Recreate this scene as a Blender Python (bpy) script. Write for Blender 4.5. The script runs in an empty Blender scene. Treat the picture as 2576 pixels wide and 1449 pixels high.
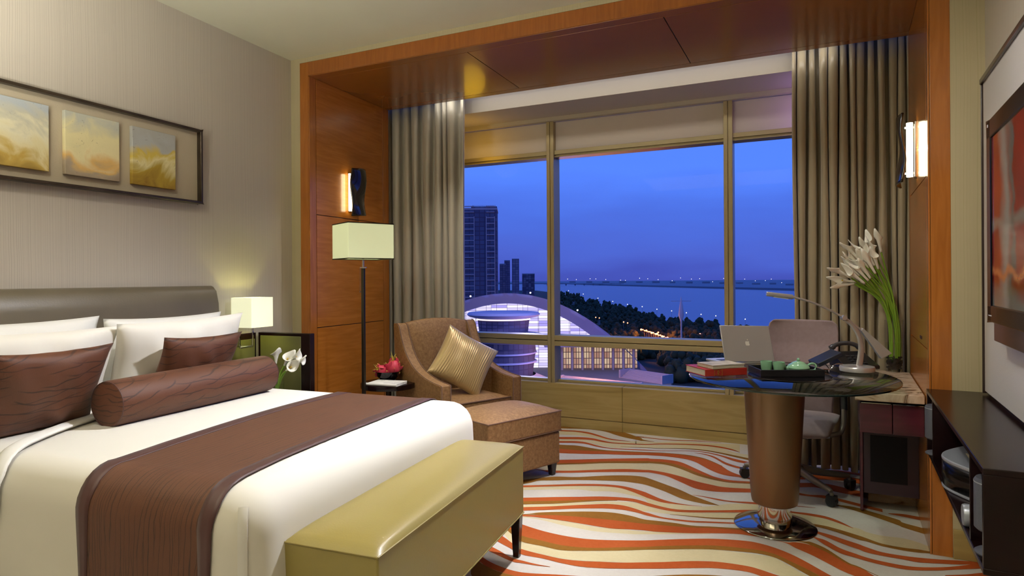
import bpy, bmesh, math, random
from math import sin, cos, pi, radians, sqrt, atan2
from mathutils import Vector, Matrix
random.seed(7)
SC = bpy.context.scene
COL = SC.collection

# ---------------------------------------------------------------- colours / materials
def S(h, k=1.0):
    h = h.lstrip('#')
    out = []
    for i in (0, 2, 4):
        c = int(h[i:i+2], 16) / 255
        out.append((c / 12.92 if c <= .04045 else ((c + .055) / 1.055) ** 2.4) * k)
    return (out[0], out[1], out[2], 1)

def new_mat(name):
    m = bpy.data.materials.new(name); m.use_nodes = True
    nt = m.node_tree
    b = next(n for n in nt.nodes if n.type == 'BSDF_PRINCIPLED')
    return m, nt, b

def N(nt, t, **kw):
    n = nt.nodes.new(t)
    for k, v in kw.items():
        if k.startswith('i_'):
            n.inputs[int(k[2:])].default_value = v
        else:
            setattr(n, k, v)
    return n

def ramp(nt, stops, interp='LINEAR'):
    r = nt.nodes.new('ShaderNodeValToRGB'); r.color_ramp.interpolation = interp
    e = r.color_ramp.elements
    while len(e) > 1: e.remove(e[-1])
    e[0].position, e[0].color = stops[0]
    for p, c in stops[1:]:
        x = e.new(p); x.color = c
    return r

def coords(nt, scale=(1, 1, 1), kind='Object', rot=(0, 0, 0)):
    tc = N(nt, 'ShaderNodeTexCoord'); mp = N(nt, 'ShaderNodeMapping')
    mp.inputs['Scale'].default_value = scale; mp.inputs['Rotation'].default_value = rot
    nt.links.new(tc.outputs[kind], mp.inputs['Vector'])
    return mp.outputs['Vector']

def bump(nt, b, height, strength=.2, dist=.01):
    n = N(nt, 'ShaderNodeBump'); n.inputs['Strength'].default_value = strength; n.inputs['Distance'].default_value = dist
    nt.links.new(height, n.inputs['Height']); nt.links.new(n.outputs['Normal'], b.inputs['Normal'])

def mat(name, col, rough=.5, metal=0, spec=.5, emit=None, estr=0, sheen=0, coat=0, noise=None, bmp=None, trans=0, ior=1.45):
    """plain procedural surface; noise=(scale, col2, amount-contrast) mottles the colour, bmp=(scale, strength)"""
    m, nt, b = new_mat(name)
    b.inputs['Base Color'].default_value = col
    b.inputs['Roughness'].default_value = rough
    b.inputs['Metallic'].default_value = metal
    b.inputs['Specular IOR Level'].default_value = spec
    b.inputs['IOR'].default_value = ior
    if sheen: b.inputs['Sheen Weight'].default_value = sheen
    if coat: b.inputs['Coat Weight'].default_value = coat; b.inputs['Coat Roughness'].default_value = .08
    if trans: b.inputs['Transmission Weight'].default_value = trans
    if emit: b.inputs['Emission Color'].default_value = emit; b.inputs['Emission Strength'].default_value = estr
    if noise:
        v = coords(nt, (1, 1, 1) if len(noise) < 4 else noise[3])
        t = N(nt, 'ShaderNodeTexNoise'); t.inputs['Scale'].default_value = noise[0]; t.inputs['Detail'].default_value = 5
        nt.links.new(v, t.inputs['Vector'])
        w = noise[2]
        r = ramp(nt, [(.5 - w, col), (.5 + w, noise[1])])
        nt.links.new(t.outputs['Fac'], r.inputs['Fac']); nt.links.new(r.outputs['Color'], b.inputs['Base Color'])
    if bmp:
        v = coords(nt, (1, 1, 1) if len(bmp) < 3 else bmp[2])
        t = N(nt, 'ShaderNodeTexNoise'); t.inputs['Scale'].default_value = bmp[0]; t.inputs['Detail'].default_value = 3
        nt.links.new(v, t.inputs['Vector']); bump(nt, b, t.outputs['Fac'], bmp[1], .004)
    return m

def wood_mat(name, dark, light, axis='z', rough=.22, scale=1.0, coat=.3, spec=.5):
    m, nt, b = new_mat(name); b.inputs['Specular IOR Level'].default_value = spec
    sc = {'x': (1.2, 14, 14), 'y': (14, 1.2, 14), 'z': (14, 14, 1.2)}[axis]
    v = coords(nt, tuple(s * scale for s in sc))
    t = N(nt, 'ShaderNodeTexNoise'); t.inputs['Scale'].default_value = 1.6; t.inputs['Detail'].default_value = 7; t.inputs['Distortion'].default_value = .8
    nt.links.new(v, t.inputs['Vector'])
    r = ramp(nt, [(.3, dark), (.52, tuple((a + c) / 2 for a, c in zip(dark, light))), (.72, light)])
    nt.links.new(t.outputs['Fac'], r.inputs['Fac']); nt.links.new(r.outputs['Color'], b.inputs['Base Color'])
    b.inputs['Roughness'].default_value = rough
    b.inputs['Coat Weight'].default_value = coat; b.inputs['Coat Roughness'].default_value = .12
    return m

def stripe_wall_mat(name, a, c, d, scale):
    """fine vertical pinstripes that wander a little, on a wall whose Object coords run along its length (x) and up (z)"""
    m, nt, b = new_mat(name)
    tc = N(nt, 'ShaderNodeTexCoord')
    nz = N(nt, 'ShaderNodeTexNoise'); nz.inputs['Scale'].default_value = 1.3
    nt.links.new(tc.outputs['Object'], nz.inputs['Vector'])
    sx = N(nt, 'ShaderNodeSeparateXYZ'); nt.links.new(tc.outputs['Object'], sx.inputs[0])
    ad = N(nt, 'ShaderNodeMath', operation='MULTIPLY_ADD'); ad.inputs[1].default_value = .035
    nt.links.new(nz.outputs['Fac'], ad.inputs[0]); nt.links.new(sx.outputs['X'], ad.inputs[2])
    cb = N(nt, 'ShaderNodeCombineXYZ'); nt.links.new(ad.outputs[0], cb.inputs['X'])
    n1 = N(nt, 'ShaderNodeTexNoise'); n1.noise_dimensions = '1D'; n1.inputs['Scale'].default_value = 1
    ml = N(nt, 'ShaderNodeMath', operation='MULTIPLY'); ml.inputs[1].default_value = scale
    nt.links.new(ad.outputs[0], ml.inputs[0]); nt.links.new(ml.outputs[0], n1.inputs['W'])
    r = ramp(nt, [(.34, d), (.44, a), (.6, c)])
    nt.links.new(n1.outputs['Fac'], r.inputs['Fac'])
    nt.links.new(r.outputs['Color'], b.inputs['Base Color'])
    b.inputs['Roughness'].default_value = .42
    bump(nt, b, n1.outputs['Fac'], .12, .003)
    return m

def crackle_mat(name, base, line, rough=.42, scale=9, aniso=(1, 1, 1), axis='z', dist=5, second=.45, fine=1.0):
    """satin fabric with two sets of thin, wandering, broken embroidered lines"""
    m, nt, b = new_mat(name)
    facs = []
    for k, rot in enumerate((0, second)):
        v = coords(nt, aniso, rot={'z': (0, rot, 0), 'x': (0, 0, rot), 'y': (rot, 0, 0)}[axis])
        w = N(nt, 'ShaderNodeTexWave'); w.bands_direction = axis.upper()
        w.inputs['Scale'].default_value = scale * (1 + .17*k); w.inputs['Distortion'].default_value = dist; w.inputs['Detail'].default_value = 1.5; w.inputs['Detail Scale'].default_value = 1.1*fine
        w.inputs['Phase Offset'].default_value = 2.1*k
        nt.links.new(v, w.inputs['Vector'])
        r = ramp(nt, [(0, (1, 1, 1, 1)), (.008, (1, 1, 1, 1)), (.045, (0, 0, 0, 1))]); nt.links.new(w.outputs['Fac'], r.inputs['Fac'])
        n = N(nt, 'ShaderNodeTexNoise'); n.inputs['Scale'].default_value = 7*fine + 3*k; nt.links.new(v, n.inputs['Vector'])
        r2 = ramp(nt, [(.40, (0, 0, 0, 1)), (.52, (1, 1, 1, 1))]); nt.links.new(n.outputs['Fac'], r2.inputs['Fac'])
        ml = N(nt, 'ShaderNodeMath', operation='MULTIPLY'); nt.links.new(r.outputs['Color'], ml.inputs[0]); nt.links.new(r2.outputs['Color'], ml.inputs[1])
        facs.append(ml.outputs[0])
    mxm = N(nt, 'ShaderNodeMath', operation='MAXIMUM'); nt.links.new(facs[0], mxm.inputs[0]); nt.links.new(facs[1], mxm.inputs[1])
    mx = N(nt, 'ShaderNodeMix', data_type='RGBA'); nt.links.new(mxm.outputs[0], mx.inputs[0]); mx.inputs[6].default_value = base; mx.inputs[7].default_value = line
    nt.links.new(mx.outputs[2], b.inputs['Base Color'])
    b.inputs['Roughness'].default_value = rough; b.inputs['Sheen Weight'].default_value = .05; b.inputs['Specular IOR Level'].default_value = .35
    fn = N(nt, 'ShaderNodeTexNoise'); fn.inputs['Scale'].default_value = 420; nt.links.new(coords(nt), fn.inputs['Vector'])
    bump(nt, b, fn.outputs['Fac'], .3, .003)
    return m

def shiny_glass(name, tint=(1, 1, 1, 1), refl=.5, rough=.0):
    """thin clear pane: straight-through transparency plus fresnel reflection"""
    m = bpy.data.materials.new(name); m.use_nodes = True; nt = m.node_tree; nt.nodes.clear()
    o = N(nt, 'ShaderNodeOutputMaterial'); tr = N(nt, 'ShaderNodeBsdfTransparent'); gl = N(nt, 'ShaderNodeBsdfGlossy')
    tr.inputs['Color'].default_value = tint; gl.inputs['Roughness'].default_value = rough
    lw = N(nt, 'ShaderNodeLayerWeight'); lw.inputs['Blend'].default_value = .5
    pw = N(nt, 'ShaderNodeMath', operation='POWER'); pw.inputs[1].default_value = 5; nt.links.new(lw.outputs['Facing'], pw.inputs[0])
    ml = N(nt, 'ShaderNodeMath', operation='MULTIPLY_ADD'); ml.inputs[1].default_value = .96 * refl; ml.inputs[2].default_value = .04 * refl
    nt.links.new(pw.outputs[0], ml.inputs[0])
    mx = N(nt, 'ShaderNodeMixShader')
    nt.links.new(ml.outputs[0], mx.inputs[0]); nt.links.new(tr.outputs[0], mx.inputs[1]); nt.links.new(gl.outputs[0], mx.inputs[2])
    nt.links.new(mx.outputs[0], o.inputs['Surface'])
    return m

# ---------------------------------------------------------------- mesh helpers
class MB:
    def __init__(s): s.bm = bmesh.new(); s.mi = 0
    def _tag(s, faces):
        for f in faces: f.material_index = s.mi
        return s
    def hexa(s, p):
        """eight corners: bottom ring of four then top ring of four"""
        v = [s.bm.verts.new(q) for q in p]
        fs = [s.bm.faces.new([v[i] for i in q]) for q in ((3, 2, 1, 0), (4, 5, 6, 7), (0, 1, 5, 4), (1, 2, 6, 5), (2, 3, 7, 6), (3, 0, 4, 7))]
        return s._tag(fs)
    def box(s, c, d, M=None, taper=None):
        x, y, z = c; a, b, h = d[0] / 2, d[1] / 2, d[2] / 2
        t = taper or (1, 1)
        p = [(-a*t[0], -b*t[1], -h), (a*t[0], -b*t[1], -h), (a*t[0], b*t[1], -h), (-a*t[0], b*t[1], -h), (-a, -b, h), (a, -b, h), (a, b, h), (-a, b, h)]
        p = [Vector(q) for q in p]
        if M is not None: p = [M @ q for q in p]
        return s.hexa([q + Vector(c) for q in p])
    def prism(s, poly, z0, z1):
        n = len(poly)
        lo = [s.bm.verts.new((x, y, z0)) for x, y in poly]; hi = [s.bm.verts.new((x, y, z1)) for x, y in poly]
        fs = [s.bm.faces.new(list(reversed(lo))), s.bm.faces.new(hi)]
        for i in range(n): fs.append(s.bm.faces.new((lo[i], lo[(i+1) % n], hi[(i+1) % n], hi[i])))
        return s._tag(fs)
    def lathe(s, prof, c=(0, 0, 0), seg=32, M=None, sx=1, sy=1, cap=True):
        rings = []
        for r, z in prof:
            ring = []
            for k in range(seg):
                a = 2 * pi * k / seg
                q = Vector((r * cos(a) * sx, r * sin(a) * sy, z))
                if M is not None: q = M @ q
                ring.append(s.bm.verts.new(q + Vector(c)))
            rings.append(ring)
        fs = []
        for i in range(len(rings) - 1):
            for k in range(seg):
                fs.append(s.bm.faces.new((rings[i][k], rings[i][(k+1) % seg], rings[i+1][(k+1) % seg], rings[i+1][k])))
        if cap:
            if prof[0][0] > 1e-6: fs.append(s.bm.faces.new(list(reversed(rings[0]))))
            if prof[-1][0] > 1e-6: fs.append(s.bm.faces.new(rings[-1]))
        return s._tag(fs)
    def tube(s, pts, r, seg=10, flat=1.0, cap=True, up=None):
        pts = [Vector(p) for p in pts]; n = len(pts)
        rr = r if isinstance(r, (list, tuple)) else [r] * n
        rings = []; prev = None
        for i, p in enumerate(pts):
            t = (pts[min(i+1, n-1)] - pts[max(i-1, 0)]).normalized()
            if prev is None:
                a = Vector(up) if up else (Vector((0, 0, 1)) if abs(t.z) < .9 else Vector((1, 0, 0)))
                u = (a - t * a.dot(t)).normalized()
            else:
                u = (prev - t * prev.dot(t)).normalized()
            prev = u; w = t.cross(u)
            rings.append([s.bm.verts.new(p + u * (cos(2*pi*k/seg) * rr[i]) + w * (sin(2*pi*k/seg) * rr[i] * flat)) for k in range(seg)])
        fs = []
        for i in range(n - 1):
            for k in range(seg):
                fs.append(s.bm.faces.new((rings[i][k], rings[i][(k+1) % seg], rings[i+1][(k+1) % seg], rings[i+1][k])))
        if cap: fs += [s.bm.faces.new(list(reversed(rings[0]))), s.bm.faces.new(rings[-1])]
        return s._tag(fs)
    def grid(s, f, nu, nv, wrap_u=False, wrap_v=False):
        V = [[s.bm.verts.new(f(i / (nu if wrap_u else nu - 1), j / (nv if wrap_v else nv - 1))) for j in range(nv)] for i in range(nu)]
        fs = []
        for i in range(nu if wrap_u else nu - 1):
            for j in range(nv if wrap_v else nv - 1):
                fs.append(s.bm.faces.new((V[i][j], V[(i+1) % nu][j], V[(i+1) % nu][(j+1) % nv], V[i][(j+1) % nv])))
        return s._tag(fs)
    def ball(s, c, r, sub=2, sc=(1, 1, 1), M=None):
        q = bmesh.ops.create_icosphere(s.bm, subdivisions=sub, radius=r)
        for v in q['verts']:
            p = Vector((v.co.x * sc[0], v.co.y * sc[1], v.co.z * sc[2]))
            if M is not None: p = M @ p
            v.co = p + Vector(c)
        return s._tag({f for v in q['verts'] for f in v.link_faces})
    def build(s, name, mats, parent=None, smooth=True, bev=0, bseg=2, angle=40, solid=0, sub=0, weld=True):
        if weld: bmesh.ops.remove_doubles(s.bm, verts=s.bm.verts, dist=1e-6)
        bmesh.ops.recalc_face_normals(s.bm, faces=s.bm.faces)
        me = bpy.data.meshes.new(name); s.bm.to_mesh(me); s.bm.free()
        for m in (mats if isinstance(mats, (list, tuple)) else [mats]): me.materials.append(m)
        if smooth:
            for p in me.polygons: p.use_smooth = True
            me.set_sharp_from_angle(angle=radians(angle))
        o = bpy.data.objects.new(name, me); COL.objects.link(o)
        if parent is not None: o.parent = parent
        if bev:
            b = o.modifiers.new('bevel', 'BEVEL'); b.width = bev; b.segments = bseg; b.limit_method = 'ANGLE'; b.angle_limit = radians(35)
            b.harden_normals = False
        if solid:
            b = o.modifiers.new('solid', 'SOLIDIFY'); b.thickness = solid; b.offset = 0
        if sub:
            b = o.modifiers.new('sub', 'SUBSURF'); b.levels = sub; b.render_levels = sub
        return o

def bx(name, c, d, m, parent=None, bev=.003, M=None, **k):
    return MB().box(c, d, M).build(name, m, parent, bev=bev, **k)

def thing(name, label, cat, loc=(0, 0, 0), rz=0, group=None, kind=None):
    o = bpy.data.objects.new(name, None); COL.objects.link(o)
    o.location = loc; o.rotation_euler = (0, 0, rz)
    o.empty_display_size = .1
    return tag(o, label, cat, group, kind)

def tag(o, label=None, cat=None, group=None, kind=None):
    if label: o['label'] = label
    if cat: o['category'] = cat
    if group: o['group'] = group
    if kind: o['kind'] = kind
    return o

def dup(root, loc=None, rz=None, label=None, scale=None):
    r = root.copy(); COL.objects.link(r)
    if loc is not None: r.location = loc
    if rz is not None: r.rotation_euler = (0, 0, rz) if not isinstance(rz, tuple) else rz
    if scale is not None: r.scale = (scale, scale, scale)
    if label: r['label'] = label
    for ch in list(root.children):
        c = ch.copy(); COL.objects.link(c); c.parent = r
        for g in list(ch.children):
            d = g.copy(); COL.objects.link(d); d.parent = c
    return r

def pillow(mb, w, h, t, pinch=.06, seg=22, seed=0, wr=.006):
    """soft cushion: lies in local x (width) / z (height), thickness along y"""
    rnd = random.Random(seed); ph = [rnd.uniform(0, 6) for _ in range(6)]
    def f(sgn):
        def g(u, v):
            a, b = 2*u-1, 2*v-1
            e = max(0, (1-abs(a)**2.4)) ** .55 * max(0, (1-abs(b)**2.4)) ** .55
            px = a * (1 - pinch * (1 - b*b)); pz = b * (1 - pinch * (1 - a*a))
            wob = wr * (sin(7*a+ph[0]) * sin(5*b+ph[1]) + .6*sin(13*a+4*b+ph[2])) * e
            return Vector((px*w/2, sgn * (e * t/2) + wob, pz*h/2))
        return g
    mb.grid(f(1), seg, seg); mb.grid(f(-1), seg, seg)
    return mb

def spline(pts, n):
    """Catmull-Rom through points, n samples per span"""
    P = [Vector(p) for p in pts]; out = []
    for i in range(len(P) - 1):
        a, b, c, d = P[max(i-1, 0)], P[i], P[i+1], P[min(i+2, len(P)-1)]
        for k in range(n):
            t = k / n
            out.append(.5 * ((2*b) + (c-a)*t + (2*a-5*b+4*c-d)*t*t + (3*b-a-3*c+d)*t**3))
    out.append(P[-1]); return out

def RZ(a): return Matrix.Rotation(a, 3, 'Z')
def RX(a): return Matrix.Rotation(a, 3, 'X')
def RY(a): return Matrix.Rotation(a, 3, 'Y')

# ---------------------------------------------------------------- camera
H = 1.30
YAW = radians(25.1225); ROLL = radians(-.36134)
fw = Vector((-sin(YAW), cos(YAW), 0)); rt = Vector((cos(YAW), sin(YAW), 0)); upv = Vector((0, 0, 1))
cr = rt * cos(ROLL) + upv * sin(ROLL); cu = upv * cos(ROLL) - rt * sin(ROLL)
cam = bpy.data.cameras.new('camera'); co = bpy.data.objects.new('camera', cam); COL.objects.link(co)
cam.sensor_width = 36; cam.sensor_fit = 'HORIZONTAL'; cam.lens = 1596.24 / 2576 * 36
cam.shift_y = -(724.5 - 701.135) / 2576; cam.clip_start = .05; cam.clip_end = 20000
mw = Matrix.Identity(4)
for i in range(3):
    mw[i][0] = cr[i]; mw[i][1] = cu[i]; mw[i][2] = -fw[i]
mw[2][3] = H
co.matrix_world = mw
SC.camera = co

# room directions: the side walls fan out by 2.7 degrees each
AW = radians(2.7008)
def xl(y, off=0): return -3.417 - .04717 * (y - 3.51) + off      # left wall
def xr(y, off=0): return .725 + .04717 * (y - 3.51) + off        # right wall
def jl(y): return -3.245 - .04717 * (y - 3.51)                   # inner face of left jamb
def jr(y): return .503 + .04717 * (y - 3.51)                     # inner face of right jamb
ZC = 2.90; YP = 3.51; YB = 4.52; YW = 5.23; YG = 5.36
STRIPES=[
('C',[-2148,4675,-2129,4624,-1823,4805,-1804,4753,-1675,4861,-1659,4814,-1534,4872,-1498,4757,-1386,4851,-1351,4727,-1174,4904,-1157,4831,-1057,4965,-1035,4858,-881,5033,-863,4928,-736,5058,-720,4945,-625,5045,-610,4920,-510,4961,-501,4881,-408,4934,-400,4842,-293,4897,-286,4805]),
('C',[-2264,4998,-2222,4886,-1920,5061,-1878,4949,-1752,5087,-1717,4983,-1576,5009,-1557,4947,-1411,4939,-1395,4883,-1261,4978,-1244,4909,-1259,4991,-1236,4902,-1109,5024,-1099,4979,-934,5117,-922,5053,-749,5149,-742,5099,-570,5195,-554,5053,-498,5211,-477,4987]),
('C',[-1897,3970,-1851,3848,-1589,4136,-1542,4014,-1454,4218,-1406,4078,-1303,4308,-1260,4166,-1058,4416,-1022,4263,-1014,4435,-978,4275,-912,4441,-876,4261,-801,4384,-772,4221,-689,4292,-668,4162,-620,4254,-603,4137,-555,4228,-542,4122,-464,4215,-453,4116,-340,4244,-332,4148,-223,4272,-216,4176]),
('C',[-1923,3447,-1902,3401,-1613,3610,-1592,3564,-1441,3704,-1420,3651,-1302,3774,-1280,3708,-1237,3797,-1209,3712,-1129,3842,-1102,3751,-1006,3832,-982,3737,-900,3750,-891,3712,-866,3724,-849,3651,-786,3690,-771,3620,-679,3693,-664,3613,-544,3721,-535,3663,-419,3826,-408,3720,-305,3872,-297,3775,-195,3921,-188,3824]),
('C',[-1800,3155,-1785,3121,-1494,3325,-1479,3291,-1339,3413,-1325,3377,-1215,3495,-1202,3456,-1070,3578,-1058,3535,-934,3624,-909,3525,-864,3600,-842,3507,-837,3595,-819,3518,-761,3575,-749,3518,-658,3578,-649,3530,-498,3639,-489,3569,-372,3695,-365,3615,-261,3741,-253,3660]),
('C',[-1772,3141,-1766,3128,-1423,3165,-1417,3153,-1320,3177,-1311,3156,-1216,3191,-1196,3136,-1109,3189,-1089,3129,-1005,3187,-987,3130,-878,3212,-864,3159,-815,3220,-804,3177,-694,3257,-688,3229,-575,3295,-574,3287,-464,3340,-463,3332]),
('C',[-1720,3245,-1684,3170,-1471,2999,-1435,2924,-1404,2938,-1362,2849,-1337,2883,-1295,2790,-1282,2851,-1249,2775,-1184,2848,-1149,2764,-1084,2842,-1053,2759,-1000,2871,-966,2774,-918,2908,-884,2800,-810,2961,-777,2838,-758,2992,-724,2858,-649,3045,-621,2911,-514,3112,-493,2982,-404,3152,-387,3020,-203,3178,-193,3013,-148,3166,-141,3002,-94,3115,-90,2965,-43,3062,-42,2930,46,2982,48,2850]),
('C',[-167,3856,-166,3733,-52,3822,-51,3699,21,3808,20,3672,92,3778,90,3681,160,3735,156,3648,222,3719,216,3620,255,3683,248,3598,322,3663,312,3555,413,3669,399,3544,476,3642,464,3551,510,3611,500,3544,616,3554,606,3486]),
('B',[-2313,5166,-2287,5097,-1968,5226,-1943,5158,-1846,5229,-1834,5195,-1720,5255,-1709,5221,-1593,5271,-1570,5195,-1503,5262,-1463,5121,-1407,5225,-1365,5066,-1304,5146,-1276,5036,-1245,5105,-1223,5015,-1215,5058,-1206,5021,-1122,5031,-1121,5025]),
('O',[-2278,5031,-2263,4990,-1935,5102,-1920,5061,-1810,5128,-1796,5087,-1698,5120,-1679,5063,-1594,5064,-1576,5009,-1489,4995,-1477,4956,-1400,4973,-1394,4950,-1299,4972,-1298,4966]),
('O',[-1293,5137,-1291,5130,-1233,5151,-1229,5135,-1296,5139,-1292,5123,-1195,5143,-1190,5124,-1055,5140,-1051,5120,-942,5161,-938,5140,-832,5199,-829,5180,-738,5206,-737,5194,-634,5212,-634,5206]),
('O',[-2177,4750,-2152,4684,-1850,4875,-1825,4809,-1700,4934,-1676,4864,-1596,4939,-1577,4878,-1502,4903,-1487,4851,-1394,4880,-1386,4851,-1180,4929,-1174,4904,-1064,4994,-1058,4968,-886,5064,-881,5034,-741,5096,-737,5061,-630,5089,-625,5048,-536,5046,-532,5010,-477,4981,-476,4975]),
('O',[-2130,4627,-2111,4577,-1804,4753,-1785,4703,-1695,4798,-1675,4743,-1611,4796,-1595,4746,-1515,4749,-1502,4707,-1405,4711,-1399,4690,-1275,4730,-1269,4709,-1141,4766,-1136,4745,-1021,4794,-1019,4783,-817,4875,-815,4864,-711,4886,-708,4866,-601,4848,-597,4815,-492,4785,-485,4721,-388,4738,-384,4685,-277,4692,-273,4640]),
('O',[-780,4824,-779,4820,-739,4833,-737,4820,-684,4819,-680,4792,-627,4781,-621,4735,-546,4674,-540,4619,-475,4616,-470,4568,-408,4583,-403,4536,-300,4531,-295,4484]),
('B',[-1328,4784,-1326,4777,-1156,4828,-1153,4817,-1034,4857,-1032,4847,-863,4928,-860,4911,-719,4942,-715,4914,-609,4917,-605,4882,-501,4878,-496,4831,-400,4840,-396,4787,-289,4794,-285,4742]),
('O',[-2064,4464,-2023,4355,-1721,4533,-1679,4424,-1606,4546,-1574,4456,-1497,4571,-1471,4490,-1392,4605,-1369,4528,-1251,4642,-1232,4571,-1122,4685,-1106,4620,-1074,4697,-1059,4632,-971,4728,-955,4650,-829,4734,-812,4637,-758,4730,-736,4590,-702,4706,-674,4515,-645,4657,-615,4442,-569,4587,-544,4379,-491,4467,-479,4356,-400,4391,-397,4354,-291,4342,-287,4304]),
('B',[-2109,4590,-2066,4475,-1764,4648,-1721,4533,-1651,4673,-1606,4546,-1523,4651,-1497,4571,-1402,4636,-1392,4605,-1258,4669,-1251,4642,-1126,4702,-1122,4685,-1078,4716,-1074,4697,-974,4741,-971,4728,-832,4753,-829,4734,-723,4727,-720,4705,-647,4674,-645,4657,-551,4570,-550,4561]),
('O',[-1926,4096,-1896,4016,-1618,4262,-1588,4182,-1492,4328,-1465,4249,-1335,4414,-1315,4349,-1088,4540,-1070,4466,-1040,4547,-1024,4476,-938,4568,-924,4498,-831,4548,-815,4459,-711,4436,-699,4357,-636,4362,-627,4302,-565,4301,-560,4264,-470,4271,-466,4235,-344,4293,-342,4264,-226,4316,-224,4288]),
('B',[-1893,4011,-1881,3978,-1588,4182,-1575,4149,-1465,4249,-1454,4218,-1315,4349,-1303,4308,-1070,4466,-1058,4416,-1024,4476,-1014,4435,-924,4498,-912,4441,-815,4459,-801,4384,-699,4357,-689,4292,-627,4302,-620,4254,-560,4264,-555,4228,-466,4235,-464,4215,-342,4264,-340,4244,-225,4291,-223,4271]),
('O',[-2023,4026,-2018,4016,-1675,3985,-1671,3975,-1617,3993,-1600,3952,-1542,4014,-1525,3968,-1436,4063,-1420,4018,-1291,4152,-1274,4097,-1141,4231,-1124,4166,-1022,4263,-1009,4209,-978,4275,-965,4219,-876,4261,-862,4192,-772,4221,-750,4103,-668,4162,-645,4015,-572,4130,-555,4001,-482,4113,-471,4019,-327,4149,-321,4078,-212,4185,-207,4113]),
('B',[-1880,3477,-1848,3405,-1664,3752,-1632,3680,-1603,3813,-1581,3762,-1511,3887,-1483,3813,-1390,3930,-1369,3872,-1250,4020,-1221,3927,-1135,4083,-1102,3964,-1043,4112,-1007,3969,-985,4110,-950,3962,-935,4086,-902,3941,-826,4017,-798,3878,-725,3951,-699,3804,-639,3878,-622,3775,-559,3826,-550,3762,-501,3790,-498,3767,-472,3772,-471,3769]),
('O',[-1933,3472,-1920,3441,-1626,3640,-1613,3610,-1453,3736,-1441,3704,-1315,3811,-1302,3774,-1200,3857,-1188,3820,-1094,3878,-1082,3836,-1013,3867,-996,3805,-918,3827,-898,3744,-885,3805,-866,3724,-797,3743,-786,3690,-718,3715,-713,3689,-629,3710,-627,3700,-561,3719,-560,3716]),
('O',[-641,3892,-640,3887,-586,3892,-584,3879,-496,3881,-492,3856,-425,3875,-423,3856,-307,3904,-305,3872,-189,3927,-187,3895]),
('O',[-1847,3277,-1823,3222,-1536,3436,-1511,3381,-1380,3518,-1357,3458,-1245,3583,-1226,3528,-1145,3634,-1127,3578,-1040,3669,-1025,3617,-948,3681,-936,3631,-878,3660,-865,3605,-848,3646,-837,3595,-771,3620,-761,3575,-698,3609,-691,3570,-615,3628,-609,3591,-471,3689,-467,3655,-345,3753,-341,3711,-275,3783,-272,3747,-166,3834,-164,3798]),
('B',[-1822,3220,-1801,3173,-1511,3381,-1490,3334,-1357,3458,-1340,3414,-1226,3528,-1216,3498,-1127,3578,-1122,3560,-1025,3617,-1023,3610]),
('O',[-1785,3122,-1763,3071,-1479,3291,-1456,3241,-1356,3358,-1336,3309,-1232,3435,-1214,3383,-1138,3491,-1118,3431,-1058,3535,-1037,3465,-969,3547,-951,3480,-890,3523,-877,3471,-840,3498,-830,3456,-812,3490,-803,3448,-737,3463,-733,3440,-670,3463,-666,3441,-573,3476,-570,3452,-480,3505,-478,3484,-367,3541,-365,3522,-253,3579,-251,3559]),
('B',[-702,3521,-701,3517,-617,3537,-615,3527,-488,3564,-486,3546,-373,3606,-371,3586,-260,3646,-258,3626]),
('B',[-1733,3009,-1730,3003,-1435,3192,-1432,3186,-1369,3250,-1355,3216,-1261,3309,-1242,3258,-1135,3371,-1107,3287,-1004,3414,-973,3308,-897,3411,-873,3319,-814,3389,-799,3328,-757,3395,-744,3339,-659,3405,-650,3358,-562,3407,-558,3381,-471,3434,-468,3413,-350,3466,-348,3444,-234,3496,-232,3474]),
('O',[-1768,3088,-1759,3067,-1432,3186,-1423,3165,-1355,3216,-1340,3182,-1242,3258,-1217,3193,-1107,3287,-1076,3194,-973,3308,-940,3196,-873,3319,-848,3224,-799,3328,-779,3241,-744,3339,-724,3248,-650,3358,-634,3275,-558,3381,-546,3306,-468,3413,-459,3345,-348,3444,-342,3389,-273,3464,-268,3393,-155,3483,-149,3411]),
('O',[-1810,2891,-1803,2875,-1489,3030,-1481,3015,-1479,3095,-1424,2979,-1425,3074,-1368,2951,-1372,3053,-1312,2918,-1256,3022,-1208,2906,-1148,3009,-1105,2896,-1048,3012,-1013,2910,-957,3032,-928,2940,-841,3076,-820,2997,-749,3117,-731,3041,-674,3159,-658,3085,-534,3235,-521,3155,-421,3284,-410,3201,-290,3317,-282,3223,-221,3312,-216,3228,-154,3287,-150,3211,-87,3245,-85,3160,-24,3188,-24,3112,36,3124,35,3057,74,3084,72,3019,158,2999,156,2934]),
('B',[-1751,3231,-1745,3219,-1478,3013,-1472,3001,-1424,2979,-1404,2938,-1368,2951,-1339,2886,-1312,2918,-1283,2852,-1208,2906,-1184,2848,-1105,2896,-1084,2842,-1013,2910,-1000,2873,-928,2940,-918,2910,-820,2997,-810,2962,-731,3041,-724,3009,-658,3085,-650,3046,-521,3155,-514,3113,-410,3201,-404,3153,-282,3223,-278,3182,-216,3228,-213,3188,-150,3211,-148,3171,-85,3160,-84,3117,-24,3112,-23,3055,35,3057,34,3002,123,2975,122,2920]),
('O',[-1724,2619,-1719,2608,-1462,2850,-1457,2840,-1464,2904,-1420,2816,-1379,2855,-1341,2776,-1297,2795,-1272,2742,-1248,2774,-1224,2720,-1148,2761,-1133,2723,-1052,2756,-1036,2714,-965,2770,-946,2716,-883,2797,-864,2736,-776,2835,-760,2776,-692,2876,-677,2814,-621,2911,-608,2845,-493,2980,-481,2909,-387,3019,-379,2952,-265,3030,-260,2971,-202,3016,-198,2952,-140,2992,-138,2934,-27,2954,-24,2896]),
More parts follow.
